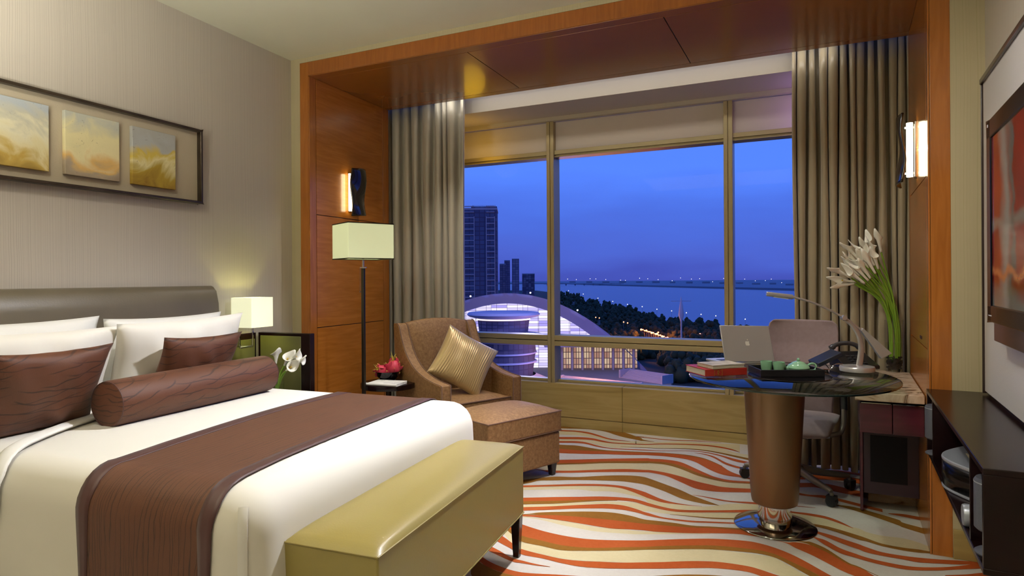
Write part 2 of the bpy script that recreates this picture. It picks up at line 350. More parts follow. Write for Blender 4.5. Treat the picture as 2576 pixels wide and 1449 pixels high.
('O',[-1774,2581,-1769,2571,-1457,2729,-1452,2719,-1452,2757,-1426,2706,-1369,2726,-1343,2672,-1265,2672,-1249,2637,-1198,2663,-1188,2640,-1135,2658,-1129,2644,-1067,2659,-1066,2656]),
('O',[-1761,2472,-1756,2463,-1447,2625,-1441,2616,-1447,2660,-1412,2595,-1358,2602,-1328,2543,-1265,2567,-1242,2519,-1186,2555,-1167,2514,-1119,2565,-1097,2514,-979,2610,-955,2544,-759,2670,-745,2620,-644,2706,-631,2657]),
('B',[-1793,2529,-1788,2520,-1443,2530,-1438,2521,-1444,2615,-1346,2436,-1363,2561,-1281,2406,-1268,2523,-1213,2413,-1167,2514,-1128,2428,-1053,2519,-1013,2424,-933,2520,-893,2425]),
('B',[-630,2757,-629,2755,-545,2808,-535,2758,-471,2845,-461,2786,-370,2881,-362,2821,-243,2903,-238,2844,-125,2924,-120,2865]),
('O',[-198,3929,-198,3919,-79,3943,-79,3933,22,3953,22,3948]),
('O',[-204,3836,-203,3809,-84,3839,-83,3812,-9,3845,-9,3809,73,3833,72,3793,138,3785,137,3750,197,3711,196,3707]),
('B',[-133,3713,-133,3684,-15,3693,-15,3663,67,3685,66,3642,134,3659,132,3609,216,3616,212,3559,248,3595,245,3552,312,3552,309,3520,398,3541,394,3504,463,3548,458,3507,505,3544,501,3517,624,3553,620,3527]),
('O',[-87,3654,-88,3623,17,3596,17,3564,87,3568,85,3515,151,3531,148,3466,208,3500,204,3433,240,3476,235,3410,302,3443,298,3398,386,3438,381,3393,450,3445,442,3388,533,3462,526,3412,607,3483,599,3436,659,3498,651,3457,686,3513,670,3434,804,3493,788,3414]),
('O',[-78,3597,-78,3584,8,3513,8,3500,63,3485,61,3421,125,3412,122,3351,185,3374,182,3326,231,3349,228,3306,292,3332,289,3290,373,3323,368,3281,435,3333,430,3295,519,3369,513,3332,584,3409,577,3370,652,3460,642,3407,698,3498,685,3432,796,3568,783,3502]),
('O',[-234,3409,-233,3400,-117,3379,-117,3371,-69,3400,-68,3326,-3,3392,-4,3277,60,3347,57,3219,120,3281,115,3159,177,3230,171,3119,201,3222,194,3110,238,3167,231,3075,314,3074,306,2982]),
('B',[-157,3448,-156,3432,-39,3426,-38,3410,-3,3433,-3,3392,61,3383,60,3341,120,3298,119,3272,158,3248,157,3229,191,3229,191,3217,258,3168,257,3162,348,3089,348,3084]),
('O',[526,3289,522,3269,609,3335,592,3238,681,3384,655,3257,788,3437,763,3311]),
('O',[-121,4655,-121,4629,-9,4697,-9,4671,133,4771,131,4703,209,4778,207,4717,274,4767,271,4717,394,4757,391,4707]),
('O',[-180,4509,-178,4409,-71,4561,-70,4461,41,4615,40,4514,123,4638,120,4533,206,4640,202,4546,266,4635,260,4523,383,4609,377,4497]),
('O',[-186,4340,-185,4247,-75,4386,-74,4293,23,4424,22,4336,101,4435,98,4308,207,4390,202,4278,274,4365,267,4255,387,4323,379,4213]),
('O',[-195,4201,-194,4158,-75,4187,-75,4144,-9,4174,-9,4142,66,4196,65,4144,139,4177,137,4125,250,4126,247,4076,360,4077,357,4027]),
('B',[106,4052,106,4049,218,4054,215,3996,323,3998,317,3925,421,3937,411,3849,439,3899,431,3826,527,3854,515,3771,630,3793,619,3711]),
('O',[384,4022,383,4013,455,4041,450,3997,550,4025,543,3974,668,4001,661,3949]),
]
# ---------------------------------------------------------------- materials
M = {}
M['wallpaper'] = stripe_wall_mat('wallpaper', S('#b9b1a4'), S('#bfb7aa'), S('#aea699'), 240)
M['wallpaper_lamp_tint'] = stripe_wall_mat('wallpaper_pier', S('#b6aa88'), S('#b8ac8a'), S('#b0a480'), 170)  # same paper as the side walls, with olive lamplight painted into its colour
M['ceiling'] = mat('ceiling_paint', S('#d6d4c4'), .9, noise=(3, S('#d2d0be'), .3))
M['plaster'] = mat('plaster', S('#c4bba8'), .8, noise=(2, S('#bfb6a2'), .3))
M['cherry_v'] = wood_mat('cherry_upright', S('#9a5a1e'), S('#b06c2a'), 'z', .26, 1.6)
M['cherry_y'] = wood_mat('cherry_crosswise', S('#a2611f'), S('#b8722c'), 'y', .24, 1.7)
M['soffit'] = mat('cherry_soffit_shaded', S('#844c1c'), .26, coat=.3, noise=(1.5, S('#8c521f'), .3))  # cherry made darker to paint in the shade under the portal
M['cherry_x'] = wood_mat('cherry_fascia', S('#8e5019'), S('#a46124'), 'z', .3, 2.2)
M['groove'] = mat('shadow_gap', S('#2a1206'), .7)
M['wenge'] = wood_mat('dark_wood', S('#120607'), S('#1a0a0a'), 'x', .24, 1, 0, .3)
M['wenge_red'] = wood_mat('dark_red_wood', S('#3f1020'), S('#551a2c'), 'x', .25, .8, .4)
M['alu'] = mat('champagne_aluminium', S('#b5a67c'), .38, .35, noise=(2, S('#ab9c72'), .3))
M['alu_groove'] = mat('aluminium_groove', S('#4c4228'), .6)
M['spandrel'] = mat('spandrel_board', S('#d5cabb'), .6)
M['pane'] = shiny_glass('window_glass', (.97, .98, 1, 1), .07)
M['curtain_l'] = mat('satin_drape_grey', S('#b3ad9c'), .34, 0, .6, sheen=.5, bmp=(60, .08, (1, 1, .1)))
M['curtain_r'] = mat('satin_drape_brown', S('#a09378'), .34, 0, .6, sheen=.5, bmp=(60, .08, (1, 1, .1)))
M['chrome'] = mat('chrome', S('#dcdcdc'), .08, 1)
M['steel'] = mat('brushed_steel', S('#c6c6ca'), .27, .6, bmp=(90, .05, (1, 8, 1)))
M['bronze'] = mat('bronze_lacquer', S('#7a5f44'), .34, .75, noise=(3, S('#84684b'), .3))
M['darkmetal'] = mat('dark_bronze_metal', S('#3c352c'), .35, .8)

def stone_mat(name, stops, sc, rough=.3, scale=3.0, dist=1.6):
    m, nt, b = new_mat(name)
    v = coords(nt, sc)
    t = N(nt, 'ShaderNodeTexNoise'); t.inputs['Scale'].default_value = scale; t.inputs['Detail'].default_value = 8; t.inputs['Distortion'].default_value = dist
    nt.links.new(v, t.inputs['Vector'])
    r = ramp(nt, stops); nt.links.new(t.outputs['Fac'], r.inputs['Fac']); nt.links.new(r.outputs['Color'], b.inputs['Base Color'])
    b.inputs['Roughness'].default_value = rough
    return m
M['travertine'] = stone_mat('travertine', [(.3, S('#8f7a48')), (.45, S('#a59058')), (.55, S('#af9a64')), (.68, S('#a08a52')), (.75, S('#c3b27e'))], (.5, 3, 5), .32, 1.8, 1.2)
M['marble'] = stone_mat('veined_marble', [(.34, S('#6d4f38')), (.42, S('#b79f86')), (.55, S('#cdbba6')), (.62, S('#a98d74')), (.66, S('#6b4f3a')), (.7, S('#c6b29c'))], (2, 5, 3), .25, 2.2, 2.0)

def carpet_mat(name, col, col2):
    m, nt, b = new_mat(name)
    v = coords(nt)
    t = N(nt, 'ShaderNodeTexNoise'); t.inputs['Scale'].default_value = 55; t.inputs['Detail'].default_value = 4
    g = N(nt, 'ShaderNodeTexNoise'); g.inputs['Scale'].default_value = 2.2; g.inputs['Detail'].default_value = 3
    nt.links.new(v, t.inputs['Vector']); nt.links.new(v, g.inputs['Vector'])
    a = N(nt, 'ShaderNodeMath', operation='MULTIPLY_ADD'); a.inputs[1].default_value = .35
    nt.links.new(t.outputs['Fac'], a.inputs[0]); nt.links.new(g.outputs['Fac'], a.inputs[2])
    r = ramp(nt, [(.5, col), (.85, col2)]); nt.links.new(a.outputs[0], r.inputs['Fac']); nt.links.new(r.outputs['Color'], b.inputs['Base Color'])
    b.inputs['Roughness'].default_value = .95; b.inputs['Specular IOR Level'].default_value = .1
    f = N(nt, 'ShaderNodeTexNoise'); f.inputs['Scale'].default_value = 350
    nt.links.new(v, f.inputs['Vector']); bump(nt, b, f.outputs['Fac'], .35, .004)
    return m
CARPET = [carpet_mat('carpet_white', S('#bfb9b0'), S('#cbc6bd')), carpet_mat('carpet_rust', S('#a04a20'), S('#ae582c')),
          carpet_mat('carpet_brown', S('#7c541e'), S('#8c6228')), carpet_mat('carpet_cream', S('#c0b38c'), S('#ccc09a'))]

# ---------------------------------------------------------------- floor, with the woven stripes of the carpet
mb = MB()
mb.hexa([(-3.85, -2.1, -.1), (1.2, -2.1, -.1), (1.2, 5.5, -.1), (-3.85, 5.5, -.1), (-3.85, -2.1, 0), (1.2, -2.1, 0), (1.2, 5.5, 0), (-3.85, 5.5, 0)])
for i, (c, v) in enumerate(STRIPES):
    mb.mi = {'O': 1, 'B': 2, 'C': 3}[c]
    z = .0004 if c == 'C' else .0008 + i * .00001
    T = [(v[k] / 1000, v[k+1] / 1000, z) for k in range(0, len(v), 4)]
    B_ = [(v[k+2] / 1000, v[k+3] / 1000, z) for k in range(0, len(v), 4)]
    T = spline(T, 5); B_ = spline(B_, 5)
    a = [mb.bm.verts.new(p) for p in T]; b = [mb.bm.verts.new(p) for p in B_]
    fs = []
    for k in range(len(a) - 1): fs.append(mb.bm.faces.new((b[k], b[k+1], a[k+1], a[k])))
    mb._tag(fs)
floor = mb.build('floor', CARPET, smooth=False, weld=False)
for p in floor.data.polygons:
    pass
tag(floor, 'wall to wall carpet with flowing rust, brown and cream stripes', 'floor', kind='structure')

def struct(o, label=None, cat=None): return tag(o, label, cat, kind='structure')

# side walls carry their own frames so the pinstripes run along them
def wall_obj(name, p, rz, L, h, t0, t1, m, label):
    o = MB().hexa([(0, t0, 0), (L, t0, 0), (L, t1, 0), (0, t1, 0), (0, t0, h), (L, t0, h), (L, t1, h), (0, t1, h)]).build(name, m, smooth=False)
    o.location = p; o.rotation_euler = (0, 0, rz); return struct(o, label, 'wall')
wall_obj('wall_left', (xl(-2), -2, 0), pi/2 + AW, 5.62 + .1, ZC, 0, .1, M['wallpaper'], 'pinstriped beige wallpaper wall behind the bed headboard')
wall_obj('wall_right', (xr(-2), -2, 0), pi/2 - AW, 5.62, ZC, -.1, 0, M['wallpaper'], 'beige wallpaper wall that carries the television')
struct(MB().box((-1.35, -2.05, ZC/2), (4.4, .1, ZC)).build('wall_back', M['plaster'], smooth=False), 'plain wall at the entrance end of the room', 'wall')
mb = MB()
mb.hexa([(-3.417, YP, 0), (-3.332, YP, 0), (-3.332, 3.62, 0), (-3.43, 3.62, 0), (-3.417, YP, ZC), (-3.332, YP, ZC), (-3.332, 3.62, ZC), (-3.43, 3.62, ZC)])
mb.hexa([(.592, YP, 0), (.80, YP, 0), (.80, 3.62, 0), (.592, 3.62, 0), (.592, YP, ZC), (.80, YP, ZC), (.80, 3.62, ZC), (.592, 3.62, ZC)])
mb.hexa([(-3.332, YP, 2.867), (.592, YP, 2.867), (.592, 3.62, 2.867), (-3.332, 3.62, 2.867), (-3.332, YP, ZC), (.592, YP, ZC), (.592, 3.62, ZC), (-3.332, 3.62, ZC)])
struct(mb.build('wall_front', M['wallpaper_lamp_tint'], smooth=False), 'narrow wallpaper strips around the wooden portal, olive lamplight painted in', 'wall')
struct(MB().box((-1.35, .76, ZC + .05), (4.6, 5.7, .1)).build('ceiling', M['ceiling'], smooth=False), 'plain pale ceiling above the bed', 'ceiling')
# alcove behind the portal
mb = MB(); mb.box((-3.60, 4.98, 1.55), (.16, .92, 3.1))
struct(mb.build('wall_alcove_left', M['plaster'], smooth=False), 'pale side wall of the window alcove behind the grey curtain', 'wall')
mb = MB(); mb.box((.74, 4.98, 1.55), (.16, .92, 3.1))
struct(mb.build('wall_alcove_right', M['plaster'], smooth=False), 'side wall of the window alcove behind the brown curtain', 'wall')
mb = MB(); mb.box((-1.43, 5.09, 2.92), (4.3, .62, .4)); mb.box((-1.43, 4.6, 3.08), (4.3, .4, .08)); mb.box((-1.43, 5.225, 2.703), (4.3, .05, .034))
struct(mb.build('ceiling_alcove', M['plaster'], smooth=False), 'cream bulkhead above the window behind the curtain slot', 'ceiling')

# ---------------------------------------------------------------- wooden portal
por = bpy.data.objects.new('trim_1', None); COL.objects.link(por)
tag(por, 'wide cherry wood portal framing the window alcove', 'portal', kind='structure')
def plan_prism(poly, z0, z1, name, m, bev=.0015, parent=por):
    return MB().prism(poly, z0, z1).build(name, m, parent, smooth=False, bev=bev)
G = .0025
plan_prism([(-3.332, YP), (jl(YP) - .0095, YP + .0004), (jl(YB) - .0095, YB), (-3.52, YB), (-3.52, 3.62), (-3.332, 3.62)], 0, 2.866, 'jamb_core', M['cherry_v'])
plan_prism([(.592, YP), (jr(YP) + .0095, YP + .0004), (jr(YB) + .0095, YB), (.78, YB), (.78, 3.62), (.592, 3.62)], 0, 2.866, 'jamb_core', M['cherry_v'])
MB().box((-1.37, 4.015, 2.8185), (3.92, 1.008, .095)).build('soffit_core', M['cherry_x'], por, smooth=False)
for side in (0, 1):
    J = jl if side == 0 else jr; s = -1 if side == 0 else 1
    def strip(y0, y1, z0, z1, name, m):
        plan_prism([(J(y0), y0), (J(y1), y1), (J(y1) + s*.0079, y1), (J(y0) + s*.0079, y0)], z0, z1, name, m, .001)
    strip(YP + .001, 3.582 - G, 0, 2.762, 'jamb_stile', M['cherry_v'])
    strip(4.432 + G, YB, 0, 2.762, 'jamb_stile', M['cherry_v'])
    for z0, z1 in ((0, .951 - G), (.951 + G, 1.776 - G), (1.776 + G, 2.762)):
        strip(3.582 + G, 4.432 - G, z0, z1, 'jamb_panel', M['cherry_y'])
    MB().prism([(J(3.57) + s*.0081, 3.57), (J(4.45) + s*.0081, 4.45), (J(4.45) + s*.009, 4.45), (J(3.57) + s*.009, 3.57)], 0, 2.76).build('jamb_groove', M['groove'], por, smooth=False)
MB().box((-1.37, 4.015, 2.7713), (3.7, .9, .001)).build('soffit_groove', M['groove'], por, smooth=False)
def soff(poly, name): plan_prism(poly, 2.763, 2.7712, name, M['soffit'], .001)
soff([(jl(YP), YP + .0005), (jr(YP), YP + .0005), (jr(3.592), 3.592 - G), (jl(3.592), 3.592 - G)], 'soffit_stile')
soff([(jl(4.445), 4.445 + G), (jr(4.445), 4.445 + G), (jr(YB), YB), (jl(YB), YB)], 'soffit_stile')
def jx(k, y): return {0: jl(y), 1: -1.992 - .0214 * (y - 3.6), 2: -.734 + .0081 * (y - 3.6), 3: jr(y)}[k]
for k in range(3):
    a0 = G if k else 0; a1 = G if k < 2 else 0
    soff([(jx(k, 3.592) + a0, 3.592 + G), (jx(k+1, 3.592) - a1, 3.592 + G), (jx(k+1, 4.445) - a1, 4.445 - G), (jx(k, 4.445) + a0, 4.445 - G)], 'soffit_panel')

# ---------------------------------------------------------------- window wall and window
wm = bpy.data.objects.new('wall_window', None); COL.objects.link(wm); struct(wm, 'low honey travertine wall under the window', 'wall')
for x0, x1 in ((-3.52, -2.9), (-2.9, -1.434), (-1.434, .0), (.0, .66)):
    MB().box(((x0+x1)/2, 5.31, .0405), (x1-x0-.002, .16, .081)).build('plinth_slab', M['travertine'], wm, smooth=False)
    MB().box(((x0+x1)/2, 5.31, .2315), (x1-x0-.002, .16, .293)).build('stone_slab', M['travertine'], wm, smooth=False, bev=.004)
MB().box((-1.43, 5.325, .19), (4.18, .14, .37)).build('stone_backing', M['groove'], wm, smooth=False)

win = bpy.data.objects.new('window_1', None); COL.objects.link(win); struct(win, 'large three bay window with gold aluminium frames onto the dusk skyline', 'window')
bays = [(-3.50, -2.109), (-2.041, -.604), (-.544, .64)]
for xa, xb in ((-2.109, -2.041), (-.604, -.544)):
    m = (xa + xb) / 2
    mb = MB(); mb.box((m - .0185, 5.305, 1.535), (.031, .15, 2.32)); mb.box((m + .0175, 5.305, 1.535), (.033, .15, 2.32)); mb.box((m, 5.31, 1.535), (.01, .14, 2.32))
    mb.build('mullion', M['alu'], win, bev=.003, smooth=False)
for xa, xb in bays:
    w = xb - xa - .001; m = (xa + xb) / 2
    mb = MB(); mb.box((m, 5.315, 2.415), (w, .13, .036)); mb.box((m, 5.325, 2.391), (w, .11, .016)); mb.box((m, 5.31, 2.377), (w, .12, .008))
    mb.build('head_rail', M['alu'], win, bev=.002, smooth=False)
    mb = MB(); mb.box((m, 5.305, .776), (w, .15, .044)); mb.box((m, 5.315, .751), (w, .13, .008)); mb.box((m, 5.305, .726), (w, .15, .042))
    mb.build('transom', M['alu'], win, bev=.003, smooth=False)
    mb = MB(); mb.box((m, 5.35, .389), (w, .07, .02)); mb.build('bottom_rail', M['alu'], win, bev=.002, smooth=False)
    MB().box((m, 5.30, 2.562), (w, .04, .256)).build('spandrel_panel', M['spandrel'], win, smooth=False, bev=.002)
    for z0, z1 in ((.399, .706), (.798, 2.373)):
        o = MB().box((m, YG + .01, (z0+z1)/2), (w, .006, z1-z0)).build('pane', M['pane'], win, smooth=False)

# ---------------------------------------------------------------- baseboards
def bb(name, poly, label): return struct(MB().prism(poly, 0, .135).build(name, M['travertine'], smooth=False, bev=.003), label, 'baseboard')
bb('baseboard_front', [(.5925, YP - .014), (xr(YP) - .002, YP - .014), (xr(YP) - .002, YP), (.5925, YP)], 'beige skirting strip right of the wood portal')
bb('baseboard_right', [(xr(0) - .014, 0), (xr(0), 0), (xr(3.49), 3.49), (xr(3.49) - .014, 3.49)], 'beige skirting under the wall mounted cabinet')

# ---------------------------------------------------------------- curtains
def curtain(name, x0, x1, yc, z0, z1, folds, amp, m, label, seed):
    rnd = random.Random(seed); ks = [rnd.uniform(.6, 1.5) for _ in range(folds + 1)]; tot = sum(ks[:folds])
    am = [rnd.uniform(.6, 1.15) for _ in range(folds + 1)]
    edges = [0]
    for k in ks[:folds]: edges.append(edges[-1] + k / tot)
    def f(u, v):
        i = max(j for j in range(folds) if edges[j] <= u + 1e-9) if u < 1 else folds - 1
        t = (u - edges[i]) / (edges[i+1] - edges[i])
        a = am[i] * (1 - t) + am[i+1] * t
        c = cos(2 * pi * t)
        s = (abs(c) ** .75) * (1 if c > 0 else -1)
        y = yc - a * amp * s * (.85 + .15 * v)
        y -= .010 * sin(5 * v + i) * (1 - v)
        x = x0 + (x1 - x0) * u + .014 * sin(4 * pi * t) * a + .006 * sin(6 * v + 2 * i)
        return Vector((x, y, z0 + (z1 - z0) * v + .01 * sin(9 * u + seed) * (1 - v)))
    o = MB().grid(f, folds * 14, 14).build(name, m, angle=180, solid=.004)
    return tag(o, label, 'curtain')
curtain('curtain', -3.37, -2.60, 4.650, .03, 2.86, 8, .045, M['curtain_l'], 'grey satin curtain hanging in folds left of the window behind the armchair', 3)
curtain('curtain', -.095, .575, 4.70, .03, 2.86, 12, .060, M['curtain_r'], 'brown satin curtain hanging in folds right of the window behind the lilies', 11)
# ---------------------------------------------------------------- bed
M['linen'] = mat('white_linen', S('#e6e3da'), .75, sheen=.15, bmp=(9, .12))
M['linen2'] = mat('white_percale', S('#e9e8e4'), .7, sheen=.15, bmp=(7, .15))
M['leather_dk'] = mat('dark_taupe_leather', S('#5a5244'), .36, noise=(4, S('#645b4c'), .3), bmp=(140, .12))
M['brown_fab'] = crackle_mat('brown_embroidered_satin', S('#55311f'), S('#361d12'), .52, 7, (.6, 1, 1), 'z', 5)
M['brown_run'] = crackle_mat('brown_runner_cloth', S('#55321f'), S('#351e12'), .6, 13, (1, .3, .3), 'x', 4, .2, 1.6)
M['brown_band'] = mat('plum_brown_satin_band', S('#422320'), .48, sheen=.1)
M['leather_olive'] = mat('olive_cream_leather', S('#8c7d42'), .38, noise=(2.5, S('#928348'), .35), bmp=(160, .08), coat=.1)
M['leg_dk'] = mat('espresso_leg', S('#1d0f0b'), .25, coat=.3)
M['olive_panel'] = mat('olive_leather_panel', S('#5b5a36'), .4, bmp=(120, .08))

BZ = radians(3.6); BL = (-3.2347, 1.977)
bed = thing('bed', 'wide bed with dark leather headboard against the pinstriped wall', 'bed', (BL[0], BL[1], 0), BZ)
# headboard: a tall padded slab whose top edge rolls over
prof = [(-.088, .05), (0, .05), (.0, .7), (-.004, 1.02), (-.012, 1.16), (-.03, 1.235), (-.055, 1.262), (-.07, 1.268), (-.088, 1.268)]
mb = MB()
rows = []
for y in (-.90, .803): rows.append([mb.bm.verts.new((u, y, z)) for u, z in prof])
n = len(prof)
for i in range(n): mb.bm.faces.new((rows[0][i], rows[0][(i+1) % n], rows[1][(i+1) % n], rows[1][i]))
mb.bm.faces.new(list(reversed(rows[0]))); mb.bm.faces.new(rows[1])
tag(mb.build('headboard', M['leather_dk'], bed, bev=.008, bseg=3, angle=30), 'dark taupe leather headboard')
bx('bed_base', (.86, 0, .19), (1.66, 1.46, .28), M['leather_dk'], bed, .01)
bx('mattress', (.86, 0, .48), (1.68, 1.48, .28), M['linen2'], bed, .05)
for sx in (.12, 1.6):
    for sy in (-.64, .64): bx('foot', (sx, sy, .025), (.08, .08, .05), M['leg_dk'], bed, .002)

U, V, R, ZT = 1.75, .785, .115, .676
def drape(u, v, off=0.0, wob=1.0):
    """point of a cloth laid over the mattress: (u, v) are cloth coordinates measured on the flat top"""
    du = max(0, u - (U - R)); dv = max(0, abs(v) - (V - R)); d = sqrt(du*du + dv*dv)
    s = 1 if v >= 0 else -1
    crown = .012 * (1 - min(1, abs(v)/V) ** 2)
    if d < 1e-9:
        return Vector((u, v, ZT + off + crown + wob * .0035 * sin(5.1*u + 2.2) * sin(4.3*v + .7)))
    nx, ny = du / d, dv / d * s
    Re = R + off
    d = min(d, R * pi/2 + .475)
    th = d / R
    bx_, by_ = min(u, U - R), (min(abs(v), V - R)) * s
    if th < pi/2:
        h, z = Re * sin(th), ZT - R + Re * cos(th)
    else:
        h, z = Re, ZT - R - (d - R * pi/2)
        dd = d - R * pi/2
        h += wob * .012 * dd / .47 * sin(9*u + 5*v) + .018 * dd
    return Vector((bx_ + nx * h, by_ + ny * h, z + crown))
EXT = R * pi/2 + .475
def duv(a, b): return drape(.30 + (U - R + EXT - .30) * a, (V - R + EXT) * (2*b - 1))
root = thing('duvet', 'white duvet covering the bed and hanging over its foot', 'duvet', (BL[0], BL[1], 0), BZ)
MB().grid(duv, 60, 90).build('cover', M['linen'], root, solid=.012, angle=180)
# hem piping down the near foot corner
c0 = []
for k in range(26):
    d = R*.9 + (R*(pi/2 - .9) + .47) * k / 25
    p = drape(U - R + d * .62, -(V - R) - d * .785, .010, 1); c0.append(p)
mb = MB(); mb.tube(c0, .007, 6, flat=2.2); mb.build('corner_hem', M['linen2'], root)
# turned down sheet at the pillow end
root = thing('top_sheet', 'white sheet turned down over the duvet near the pillows', 'sheet', (BL[0], BL[1], 0), BZ)
def fold_u(b): return .26 + .30 * max(0, min(1, -(2*b-1) * (V - R + .25) / V)) ** 1.6
MB().grid(lambda a, b: drape(.02 + (fold_u(b) + .07) * a, (V - R + .25) * (2*b - 1), .012), 16, 70).build('sheet_cloth', M['linen2'], root, solid=.008, angle=180)
MB().grid(lambda a, b: drape(fold_u(b) + .035 + .075 * a, (V - R + .25) * (2*b - 1), .021 + .010 * sin(pi * a)), 8, 70).build('folded_edge', M['linen2'], root, solid=.008, angle=180)

root = thing('bed_runner', 'brown patterned runner with plum satin borders across the foot of the bed', 'runner', (BL[0], BL[1], 0), BZ)
VV = V - R + EXT - .01
def run(u0, u1, off):
    def g(a, b):
        v = VV*(2*b-1); hang = max(0, abs(v) - V)
        return drape(u0 + (u1-u0)*a - .05 * max(-V, min(V, v)) + (.05*max(0, -v-.45) if v < 0 else 0) - .10*hang*a, v, off)
    return g
MB().grid(run(1.010, 1.555, .010), 16, 100).build('centre_cloth', M['brown_run'], root, solid=.004, angle=180)
MB().grid(run(.992, 1.055, .0125), 4, 100).build('border', M['brown_band'], root, solid=.004, angle=180)
MB().grid(run(1.512, 1.572, .0125), 4, 100).build('border', M['brown_band'], root, solid=.004, angle=180)

# pillows and cushions stand against the headboard
def stand(name, label, cat, m, w, h, t, loc, lean, rz, roll=0, seed=0, group=None, pinch=.06, wr=.006, piping=None):
    o = pillow(MB(), w, h, t, pinch, 26, seed, wr).build(name, m, angle=180)
    o.matrix_world = Matrix.Translation(loc) @ Matrix.Rotation(rz, 4, 'Z') @ Matrix.Rotation(lean, 4, 'X') @ Matrix.Rotation(roll, 4, 'Y')
    return tag(o, label, cat, group)
PR = BZ + pi/2
stand('pillow', 'white pillow at the back left, almost hidden behind the front left pillow', 'pillow', M['linen2'], .76, .46, .17, (-3.135, 1.56, .905), radians(8), PR, 0, 1, wr=.012)
stand('pillow', 'white pillow at the back right, peeping out behind the front right pillow', 'pillow', M['linen2'], .72, .46, .17, (-3.155, 2.30, .89), radians(8), PR, 0, 2, wr=.012)
stand('pillow', 'front white pillow behind the left brown cushion', 'pillow', M['linen'], .80, .47, .19, (-2.975, 1.51, .875), radians(17), PR, .02, 3, wr=.012)
stand('pillow', 'front white pillow behind the right brown cushion', 'pillow', M['linen'], .76, .47, .19, (-2.985, 2.255, .885), radians(17), PR, -.02, 4, wr=.012)
stand('throw_cushion', 'brown patterned cushion leaning on the left white pillow', 'cushion', M['brown_fab'], .47, .38, .14, (-2.775, 1.505, .862), radians(24), PR, .0, 5, pinch=.09)
stand('throw_cushion', 'brown patterned cushion leaning on the right white pillow behind the bolster', 'cushion', M['brown_fab'], .49, .37, .14, (-2.865, 2.265, .855), radians(22), PR, .02, 6, pinch=.09)
A_, B_ = Vector((-2.660, 1.680, 0)), Vector((-2.735, 2.60, 0))
bol = thing('bolster', 'brown patterned bolster lying across the bed in front of the cushions', 'bolster', ((A_.x+B_.x)/2, (A_.y+B_.y)/2, .687 + .098), atan2(B_.y-A_.y, B_.x-A_.x))
L = (B_ - A_).length / 2
RYm = Matrix.Rotation(pi/2, 3, 'Y')
MB().lathe([(.094, -L), (.098, -L+.012), (.1, -L*.5), (.1, L*.5), (.098, L-.012), (.094, L)], seg=40, M=RYm, cap=False).build('cover', M['brown_fab'], bol)
for s in (-1, 1):
    MB().lathe([(.0, s*(L+.006)), (.05, s*(L+.005)), (.09, s*L), (.094, s*(L-.002))], seg=40, M=RYm, cap=False).build('end_cap', M['brown_fab'], bol)
    mb = MB(); mb.tube([(s*(L-.001), .0945*cos(2*pi*k/40), .0945*sin(2*pi*k/40)) for k in range(41)], .0022, 6); mb.build('piping', M['brown_band'], bol)

# ---------------------------------------------------------------- bench at the foot
ben = thing('bench', 'olive cream leather bench on dark legs at the foot of the bed', 'bench', (-1.335, 2.084, 0), radians(5.0))
W2, L2 = .165, .632
mb = MB(); mb.box((0, 0, .355), (2*W2, 2*L2, .31)); mb.build('upholstered_body', M['leather_olive'], ben, bev=.006, bseg=3)
def btop(a, b):
    x, y = 2*a-1, 2*b-1
    e = (1-abs(x)**6)**.5 * (1-abs(y)**10)**.5 if abs(x) < 1 and abs(y) < 1 else 0
    return Vector((x*(W2+.001), y*(L2+.001), .508 + .030 * e))
MB().grid(btop, 30, 60).build('seat_pad', M['leather_olive'], ben, angle=180)
mb = MB(); mb.tube([(W2+.001, -L2-.001, .509), (W2+.001, L2+.001, .509), (-W2-.001, L2+.001, .509), (-W2-.001, -L2-.001, .509), (W2+.001, -L2-.001, .509)], .003, 6); mb.build('piping', M['leather_olive'], ben)
mb = MB(); mb.box((0, 0, .2), (2*W2+.006, 2*L2+.006, .006)); mb.build('bottom_welt', M['leather_olive'], ben, bev=.002)
for sx in (-1, 1):
    for sy in (-1, 1):
        mb = MB(); mb.box((sx*(W2-.025), sy*(L2-.03), .0985), (.046, .05, .197), taper=(.62, .62)); mb.build('leg', M['leg_dk'], ben, bev=.003)

# ---------------------------------------------------------------- nightstand
M['shade_on'] = mat('lit_lampshade', S('#e9ead0'), .8, emit=S('#f0f2cc'), estr=.70)
M['shade_on2'] = mat('lit_floor_lampshade', S('#dfe3bd'), .8, emit=S('#dfe6b4'), estr=.50)
ns = thing('nightstand', 'dark nightstand with olive leather screens between bed and portal', 'nightstand', (-3.37, 3.15, 0), BZ)
def in_ns(x, y): return (x, y)
bx('back_panel', (-.012, -.17, .64), (.02, .30, .62), M['wenge'], ns, .002)
bx('back_leather', (.0, -.17, .62), (.006, .27, .58), M['olive_panel'], ns, .002)
mb = MB(); mb.box((.215, .02, .475), (.43, .045, .95)); mb.build('side_screen', M['wenge'], ns, bev=.003)
bx('screen_leather', (.19, -.0045, .60), (.335, .006, .66), M['olive_panel'], ns, .002)
bx('cabinet_body', (.19, -.155, .29), (.38, .29, .5), M['wenge'], ns, .003)
bx('drawer', (.385, -.155, .42), (.018, .27, .2), M['wenge_red'], ns, .002)
bx('top_slab', (.195, -.155, .555), (.40, .298, .03), M['wenge'], ns, .003)
